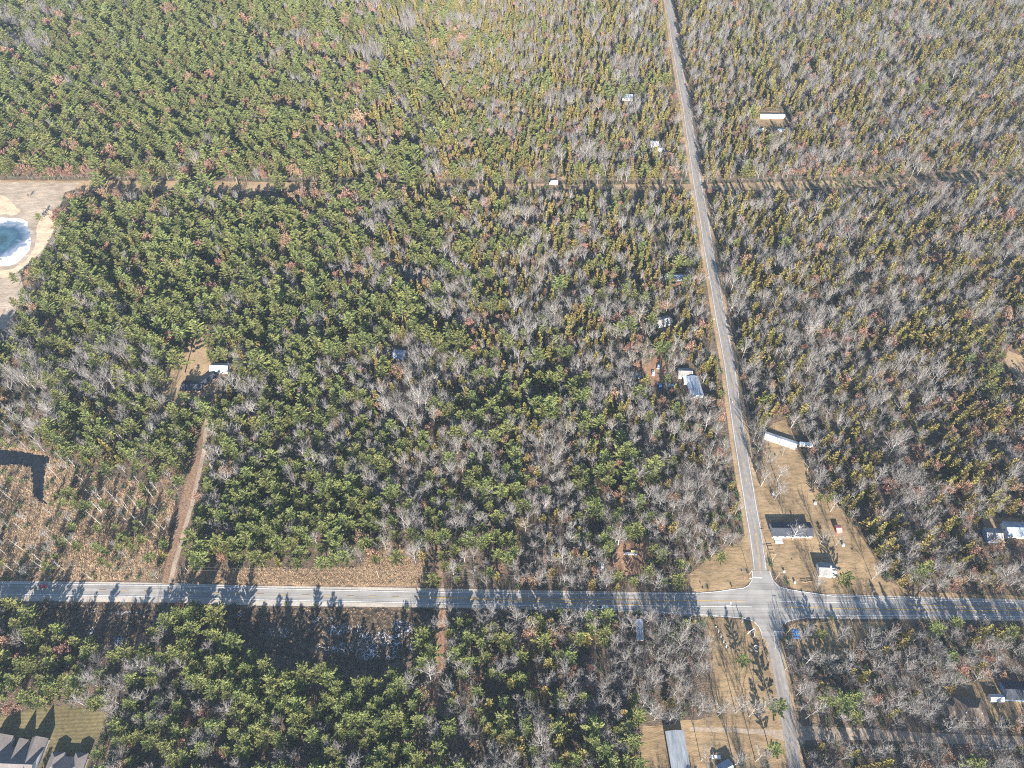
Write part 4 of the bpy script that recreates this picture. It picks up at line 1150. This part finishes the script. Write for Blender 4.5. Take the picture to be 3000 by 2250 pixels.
# trees that stand alone or against something, by the pixel of their crown in the photograph
LONE = [
 ('P', 2115, 1628, .62, 'lone yellow-green pine on the lawn in the north west corner of the junction'),
 ('P', 2484, 1692, .78, 'broad yellow-green pine beside the small pale roofed house'),
 ('P', 2408, 1855, .55, 'small bright pine on the tan verge south of the highway'),
 ('P', 2284, 2066, .85, 'yellow-green pine leaning over the edge of the side road'),
 ('P', 2180, 1932, .62, 'small pine standing alone on the lawn of long shadows'),
 ('P', 2402, 1456, .42, 'small olive pine on the farm lawn, westernmost of three'),
 ('P', 2429, 1461, .38, 'smallest olive pine on the farm lawn, middle of three'),
 ('P', 2442, 1449, .40, 'small olive pine on the farm lawn, easternmost of three'),
 ('P', 515, 1048, 1.25, 'very large pine with a shaggy crown in the middle of the forest clearing'),
 ('P', 457, 1096, 1.15, 'large round pine at the west side of the forest clearing'),
 ('P', 618, 1040, .8, 'pine just north of the bright white shed'),
 ('P', 537, 1160, .7, 'pine south west of the dark blue roofed house in the clearing'),
 ('P', 583, 1176, .7, 'pine directly south of the dark blue roofed house in the clearing'),
 ('P', 575, 960, 1.15, 'large pine at the north end of the forest clearing'),
 ('P', 650, 975, 1.1, 'broad pine north east of the bright white shed'),
 ('P', 108, 629, .5, 'small green pine on the sand north east of the frozen pond'),
 ('P', 38, 812, .62, 'pine on the sandy shore south of the frozen pond'),
 ('P', 101, 766, .6, 'pine between the pale sand and the forest edge'),
 ('P', 38, 882, .6, 'pine on the bare ground south west of the pine wood'),
 ('R', 84, 573, .35, 'stunted rust coloured bush on the bare ground by the pond'),
 ('Y', 1907, 508, .9, 'bright yellow tree beside the power line clearing'),
 ('P', 1965, 812, .8, 'pine in front of the blue mobile home'),
 ('B', 2338, 1556, .95, 'bare spreading tree against the dark roofed ranch house'),
 ('B', 2418, 1572, .85, 'bare tree between the ranch house and the red roofed shed'),
 ('B', 2462, 1580, .7, 'bare tree just south of the red roofed shed'),
 ('B', 2410, 1692, .75, 'bare tree against the small pale roofed house'),
 ('B', 2403, 1713, .7, 'bare tree at the lawn fence near the highway'),
 ('B', 2576, 1676, .9, 'bare tree at the east corner of the farm lawn'),
 ('B', 2255, 1345, 1.0, 'bare tree west of the long shadowed lawn, nearest the mobile home'),
 ('B', 2243, 1398, .95, 'bare tree beside the side road in the middle of its clump'),
 ('B', 2290, 1385, .9, 'bare tree on the inner side of the roadside clump'),
 ('B', 2285, 1436, 1.0, 'pale bare tree at the south end of the roadside clump'),
 ('B', 2232, 1300, 1.0, 'bare tree between the side road and the askew mobile home'),
 ('B', 2300, 1318, .6, 'small bare tree just south of the askew mobile home'),
 ('B', 2450, 1475, .9, 'pale arching bare tree on the north part of the farm lawn'),
 ('B', 2118, 2080, 1.0, 'bare tree at the west end of the gravel path'),
 ('B', 2172, 2070, 1.0, 'bare tree in the middle of the gravel path edge'),
 ('B', 2212, 2082, 1.0, 'bare tree near the east end of the gravel path'),
 ('B', 2250, 2062, 1.0, 'bare tree on the lawn beside the yellow-green roadside pine'),
 ('B', 2068, 2215, 1.0, 'bare tree south of the gravel path beside the long grey building'),
 ('B', 2168, 2228, 1.0, 'bare tree on the open lawn east of the small bluish shed'),
 ('B', 2232, 2216, 1.0, 'bare tree at the side road edge of the southern lawn'),
 ('P', 2272, 2190, .7, 'pine at the side road edge of the southern lawn'),
 ('B', 2352, 1865, .75, 'bare tree on the verge behind the blue tarpaulin'),
 ('B', 2370, 1850, .6, 'small bare tree on the verge next to the bright pine'),
 ('B', 2470, 1860, .9, 'bare tree on the verge beside the highway utility pole'),
 ('B', 2492, 1930, 1.0, 'wide branched pale bare tree in the dark shade behind the verge'),
 ('B', 1765, 1655, .7, 'bare tree over the half hidden white car'),
 ('B', 1884, 1700, .7, 'bare tree at the highway edge of the cleared lot'),
 ('P', 1809, 1685, .6, 'yellow-green pine at the highway edge of the cleared lot'),
 ('P', 1776, 1612, .65, 'pine at the west side of the cleared lot'),
 ('P', 1920, 1607, .6, 'pine at the east side of the cleared lot'),
 ('P', 520, 1795, .8, 'pine at the highway edge above the snowy shade, westernmost of its clump'),
 ('P', 560, 1840, 1.0, 'large pine at the south of the clump above the snowy shade'),
 ('P', 625, 1800, 1.15, 'large bright pine at the highway edge beside the snowy hollow'),
 ('P', 565, 1775, .6, 'small pine at the highway edge in front of the large bright pine'),
 ('P', 25, 1765, .8, 'bright pine at the highway edge in the far west corner'),
 ('P', 75, 1795, .9, 'bright pine beside the highway just west of the snowy shade'),
]
def tree_base(key, u, v, s):
    g = G(u, v, KIND[key][1] * s * .6)
    return g.x, g.y

trees = []      # (kind, x, y, scale, rot, variant, label or None)
for key, u, v, s, lab in LONE:
    if key in 'BP': s *= 1.3
    x, y = tree_base(key, u, v, s)
    trees.append((key, x, y, s, rng.random() * 6.28, rng.randrange(len(KIND[key][2])), lab))
lone_xy = [(t[1], t[2], 4.0 * t[3]) for t in trees]

def free(x, y, h, solid):
    for z in (0, h * .45, h * .85):
        q = P(x, y, z)
        if in_clear(q[0], q[1]): return False
        if (z == 0 or solid) and on_foot(q[0], q[1]): return False
    return True

def zf(key, u, v):
    return .74 if key == 'P' and v < 760 and u < 1100 else .9 if key == 'P' else 1.0

ST = 5.5
y = -18.0
row = 0
while y < 1010:
    half = max(300.0, (y * _c + CAM_H * _s) * 1500 / F_PX) + 45
    x = -half + (ST / 2 if row % 2 else 0)
    while x < half:
        px, py = x + rng.uniform(-.48, .48) * ST, y + rng.uniform(-.48, .48) * ST
        x += ST
        u, v, dep = P(px, py)
        uu, vv = min(2999, max(0, u)), min(2249, max(0, v))
        p, j, r_ = mix_at(uu, vv)
        n1 = noise.noise(Vector((px * .022, py * .022, 1.0))); n2 = noise.noise(Vector((px * .03, py * .03, 7.0))); n3 = noise.noise(Vector((px * .05, py * .05, 13.0)))
        if p > .5: p = min(1, p * 1.22)
        p = max(0, p + .75 * n1 * min(1, 4 * p * max(0, 1.04 - p))); j = max(0, j + .45 * n2 * min(1, 4 * j)); r_ = max(0, r_ * (1.25 + 2.2 * n3))
        if u < 1000 and 470 < v < 532: r_ += .35 + .5 * n3
        b = max(.04, 1 - p - j - max(0, r_))
        r_ = max(0, r_)
        tot = p + j + r_ + b; q = rng.random() * tot
        key = 'P' if q < p else 'J' if q < p + j else 'R' if q < p + j + r_ else 'B'
        keep = {'P': .72, 'J': .84, 'B': .88, 'R': .95}[key]
        if key == 'P' and u < 1300 and v < 1150: keep = .60 if v < 760 else .66
        if 1785 < v < 1900 and 1290 < u < 2070: keep = 1.0
        if rng.random() > keep: continue
        s = {'P': rng.triangular(.45, 1.25, 1.0), 'J': rng.triangular(.5, 1.2, .9), 'B': rng.triangular(.42, 1.28, .95), 'R': rng.triangular(.45, 1.1, .75)}[key]
        if key == 'P' and u < 1300 and v < 1150: s *= 1.38 if v < 760 else 1.15
        if key == 'R' and u < 1100 and v < 900: s *= 1.3
        if rng.random() < .05: s *= 1.3
        if key == 'B' and j > .22: s *= .92
        if key == 'J' and u > 1100: s *= 1.12
        if inside(u, v, MARSH):
            open_ = u < 150 and v > 1340 or v > 1660
            if rng.random() > (.3 if open_ else .8): continue
            key = 'S' if rng.random() < .4 else rng.choice('PPBB'); s *= .66 if key != 'S' else 1.0
            if 235 < u < 470 and 1560 < v < 1690: key = rng.choice('PPPBS'); s = rng.uniform(.4, .8)
            mid_ = P(px, py, 8)
            if inside(u, v, MWATER): continue
        elif u < 640 and 1150 < v < 1700 and key == 'B' and rng.random() < .25: key = 'S'
        n4 = noise.noise(Vector((px * .045, py * .045, 21.0)))
        if n4 < -.38 and rng.random() < .6: continue
        s *= 1 + .28 * noise.noise(Vector((px * .02, py * .02, 27.0)))
        h = KIND[key][1] * s
        if not free(px, py, h, key in 'PJ' or rng.random() < .5): continue
        if any((px - a) ** 2 + (py - b_) ** 2 < c * c for a, b_, c in lone_xy): continue
        trees.append((key, px, py, s, rng.random() * 6.28, rng.randrange(len(KIND[key][2])), None))
    y += ST * .87
    row += 1

# ------------------------------------------------------------------ the 300 of each kind that show largest become objects of their own
def wood(u, v):
    if v > 1790:
        if u < 1290: return 'south of the highway, west of the brown strip'
        if u < 2080: return 'south of the highway, east of the brown strip'
        if u < 2330: return 'on the south lawn of the junction'
        return 'between the highway and the gravel road' if v < 2140 else 'south of the gravel road'
    if v > 1700 and u > 2250: return 'along the highway east of the junction'
    pl_v = lerp_tab(PLS, u)
    if v < pl_v: return 'beyond the power line, ' + ('west' if u < lerp_tab(SC, v) else 'east') + ' of the side road'
    if u > lerp_tab(SC, v): return 'around the farm lawn, east of the side road'
    if u < lerp_tab([(1200, 606), (1700, 490)], max(1200, v)): return 'between the pond and marsh, west of the driveway'
    if u < 1290: return 'east of the driveway, north of the highway'
    return 'west of the side road, north of the highway'
WORDS = {'P': 'green pine', 'J': 'narrow olive conifer', 'B': 'bare grey tree', 'R': 'rust leaved oak', 'S': 'pale leafless birch', 'Y': 'yellow tree'}
CATS = {'P': 'pine', 'J': 'conifer', 'B': 'bare tree', 'R': 'oak', 'S': 'birch', 'Y': 'tree'}
def size_word(key, s):
    lo, hi = {'P': (.75, 1.05), 'J': (.72, 1.0), 'B': (.72, .95), 'R': (.65, .9), 'S': (.6, 1.1), 'Y': (0, 2)}[key]
    return 'small ' if s < lo else 'large ' if s > hi else 'mid-sized '

by = {}
for i, t in enumerate(trees): by.setdefault(t[0], []).append(i)
single = {}
for key, idx in by.items():
    sc = []
    for i in idx:
        _, x, y, s, _, _, lab = trees[i]
        u, v, dep = P(x, y, KIND[key][1] * s * .7)
        vis = 8 < u < 2992 and 8 < v < 2242
        if lab: sc.append((1e9, i))
        elif vis: sc.append((s * KIND[key][1] / dep, i))
    sc.sort(reverse=True)
    for _, i in sc[:300]: single[i] = None
# names for the ones next to something
taken = set()
cand = sorted(single)
for lx, ly, ph in LANDMARKS:
    for key in 'PJBR':
        best = None
        for i in cand:
            t = trees[i]
            if t[0] != key or t[6] or i in taken: continue
            dd = (t[1] - lx) ** 2 + (t[2] - ly) ** 2
            if dd < 22 ** 2 and (best is None or dd < best[0]): best = (dd, i)
        if best:
            lab = WORDS[key] + ' nearest to ' + ph
            if len(lab.split()) <= 16 and lab not in single.values():
                single[best[1]] = lab; taken.add(best[1])

first = {}
for i in sorted(single):
    key, x, y, s, rot, var, lab = trees[i]
    name, H, vs_ = KIND[key]
    if lab or single[i]:
        lb, grp = lab or single[i], None
    else:
        u, v, _ = P(x, y)
        lb = size_word(key, s) + WORDS[key] + ' ' + wood(u, v)
        grp = lb.replace(WORDS[key], WORDS[key] + 's')
    if (key, var) not in first:
        root = thing(name, lb, CATS[key], (x, y, 0), rot, grp, (s, s, s * zf(key, *P(x, y)[:2])))
        tk = link(bpy.data.objects.new('trunk', vs_[var][0]), root)
        ck = link(bpy.data.objects.new('crown', vs_[var][1]), root)
        first[(key, var)] = (root, tk, ck)
    else:
        r0, t0, c0 = first[(key, var)]
        root = r0.copy(); COL.objects.link(root)
        root.location = (x, y, 0); root.rotation_euler = (0, 0, rot); root.scale = (s, s, s * zf(key, *P(x, y)[:2]))
        for k_ in ('label', 'category', 'group'):
            if k_ in root: del root[k_]
        tag(root, lb, CATS[key], grp)
        for c_ in (t0, c0):
            cc = c_.copy(); COL.objects.link(cc); cc.parent = root

# ------------------------------------------------------------------ the rest of the forest and the ground cover: one object of each kind
def scatter(name, meshes, pts):
    """pts: (x, y, z, rot, scale, variant)"""
    if not pts: return
    col = bpy.data.collections.new(name + '_shapes')
    for i, me_ in enumerate(meshes):
        col.objects.link(bpy.data.objects.new('%s_shape_%02d' % (name, i), me_))
    me_ = bpy.data.meshes.new(name)
    me_.from_pydata([p[:3] for p in pts], [], [])
    a = me_.attributes.new('turn', 'FLOAT_VECTOR', 'POINT'); a.data.foreach_set('vector', [c for p in pts for c in (0.0, 0.0, p[3])])
    a = me_.attributes.new('size', 'FLOAT_VECTOR', 'POINT'); a.data.foreach_set('vector', [c for p in pts for c in (p[4], p[4], p[4] * (p[6] if len(p) > 6 else 1.0))])
    a = me_.attributes.new('variant', 'INT', 'POINT'); a.data.foreach_set('value', [p[5] for p in pts])
    o = link(bpy.data.objects.new(name, me_))
    tag(o, kind='stuff')
    g = bpy.data.node_groups.new(name, 'GeometryNodeTree')
    g.interface.new_socket('Geometry', in_out='INPUT', socket_type='NodeSocketGeometry')
    g.interface.new_socket('Geometry', in_out='OUTPUT', socket_type='NodeSocketGeometry')
    n, L = g.nodes, g.links
    gi, go = n.new('NodeGroupInput'), n.new('NodeGroupOutput')
    ci = n.new('GeometryNodeCollectionInfo'); ci.inputs['Collection'].default_value = col
    ci.inputs['Separate Children'].default_value = True; ci.inputs['Reset Children'].default_value = True
    ip = n.new('GeometryNodeInstanceOnPoints'); ip.inputs['Pick Instance'].default_value = True
    def attr(nm, ty):
        q = n.new('GeometryNodeInputNamedAttribute'); q.data_type = ty; q.inputs['Name'].default_value = nm
        return q.outputs['Attribute']
    L.new(gi.outputs[0], ip.inputs['Points']); L.new(ci.outputs[0], ip.inputs['Instance'])
    L.new(attr('variant', 'INT'), ip.inputs['Instance Index'])
    er = n.new('FunctionNodeEulerToRotation'); L.new(attr('turn', 'FLOAT_VECTOR'), er.inputs[0]); L.new(er.outputs[0], ip.inputs['Rotation'])
    L.new(attr('size', 'FLOAT_VECTOR'), ip.inputs['Scale'])
    L.new(ip.outputs[0], go.inputs[0])
    md = o.modifiers.new('scatter', 'NODES'); md.node_group = g
    return o

for key, nm in (('P', 'pine_forest'), ('J', 'conifer_forest'), ('B', 'bare_forest'), ('R', 'oak_forest'), ('S', 'birch_forest')):
    rest = [trees[i] for i in by.get(key, []) if i not in single]
    scatter(nm, [m_[2] for m_ in KIND[key][2]], [(t[1], t[2], 0, t[4], t[3], t[5], zf(key, *P(t[1], t[2])[:2])) for t in rest])

bush = []
reeds = []
def in_view(x, y, m=40):
    u, v, d = P(x, y)
    return -m < u < 3000 + m and -m < v < 2250 + m * 2.5, u, v
y = 40.0
while y < 960:
    half = (y * _c + CAM_H * _s) * 1500 / F_PX + 8
    st = 3.1 if y < 600 else 3.6
    x = -half
    while x < half:
        px, py = x + rng.uniform(-.5, .5) * st, y + rng.uniform(-.5, .5) * st
        x += st
        ok, u, v = in_view(px, py)
        if not ok or (inside(u, v, MARSH) and (rng.random() > .55 or inside(u, v, MWATER))): continue
        if on_foot(u, v): continue
        sc_ = 1.0
        if in_clear(u, v):
            if (u > 2100 or (900 < u < 1980 and rng.random() < .45)) and lerp_tab(PLN, u) < v < lerp_tab(PLS, u) + 8 and abs(u - lerp_tab(SC, v)) > 30: pass
            elif rng.random() < .10 and any(inside(u, v, q_) for q_ in LAWNS) and not any(a_ <= u <= b_ and c_ <= v <= d_ and inside(u, v, q_) for a_, b_, c_, d_, q_ in CLEAR if q_ not in LAWNS): sc_ = .5
            else: continue
        if rng.random() < .72:
            gr = noise.noise(Vector((px * .03, py * .03, 4)))
            var = rng.randrange(3) if rng.random() > .40 + gr * .6 else 3 + rng.randrange(3)
            bush.append((px, py, 0, rng.random() * 6.28, rng.uniform(.45, 1.25) * sc_, var))
    y += st
for poly, st, keep, scl in ((MARSH, 1.15, .9, 1.0), (STRIP, 1.15, .9, .9), (WET_SHADE_A, 1.6, .55, .8), (WET_SHADE_B, 1.6, .5, .8)):
    gs = [G(u, v) for u, v in poly]
    x0, x1 = min(g.x for g in gs), max(g.x for g in gs); y0, y1 = min(g.y for g in gs), max(g.y for g in gs)
    x = x0
    while x < x1:
        y = y0
        while y < y1:
            px, py = x + rng.uniform(-.6, .6), y + rng.uniform(-.6, .6)
            u, v, _ = P(px, py)
            if inside(u, v, poly) and not inside(u, v, MWATER) and rng.random() < keep and v < 2100 and not (lerp_tab(HU, u) < v < lerp_tab(HL, u)):
                if not (480 < u < 612 and inside(u, v, [(606, 1225), (474, 1708), (512, 1712), (612, 1222)])):
                    reeds.append((px, py, 0, rng.random() * 6.28, scl * rng.uniform(.6, 1.35), rng.randrange(4)))
            y += st
        x += st
scatter('undergrowth', [bush_mesh(600 + i, 0).mesh('brush', [M['brush'], M['brush']]) for i in range(3)] + [bush_mesh(610 + i, 4).mesh('low_green', [M['brush'], M['green_brush']]) for i in range(3)], bush)
scatter('reeds', [reed_mesh(700 + i).mesh('reed_tuft', M['reed']) for i in range(4)], reeds)
print('TREES', {k_: len(v_) for k_, v_ in by.items()}, 'single', len(single), 'bush', len(bush), 'reeds', len(reeds))

# ------------------------------------------------------------------ air
hz = MB(); hz.box(gx0 - 20, gx1 + 20, gy0 - 20, gy1 + 20, -1.0, CAM_H + 6)
ho = hz.build('haze', [])
hm = bpy.data.materials.new('haze'); hm.use_nodes = True
hn = hm.node_tree.nodes; hn.remove(hn['Principled BSDF'])
pv = hn.new('ShaderNodeVolumePrincipled'); pv.inputs['Color'].default_value = (.62, .78, 1.0, 1); pv.inputs['Density'].default_value = 0.00007; pv.inputs['Anisotropy'].default_value = 0.2
hm.node_tree.links.new(pv.outputs[0], hn['Material Output'].inputs['Volume'])
ho.data.materials.append(hm)
tag(ho, kind='stuff')
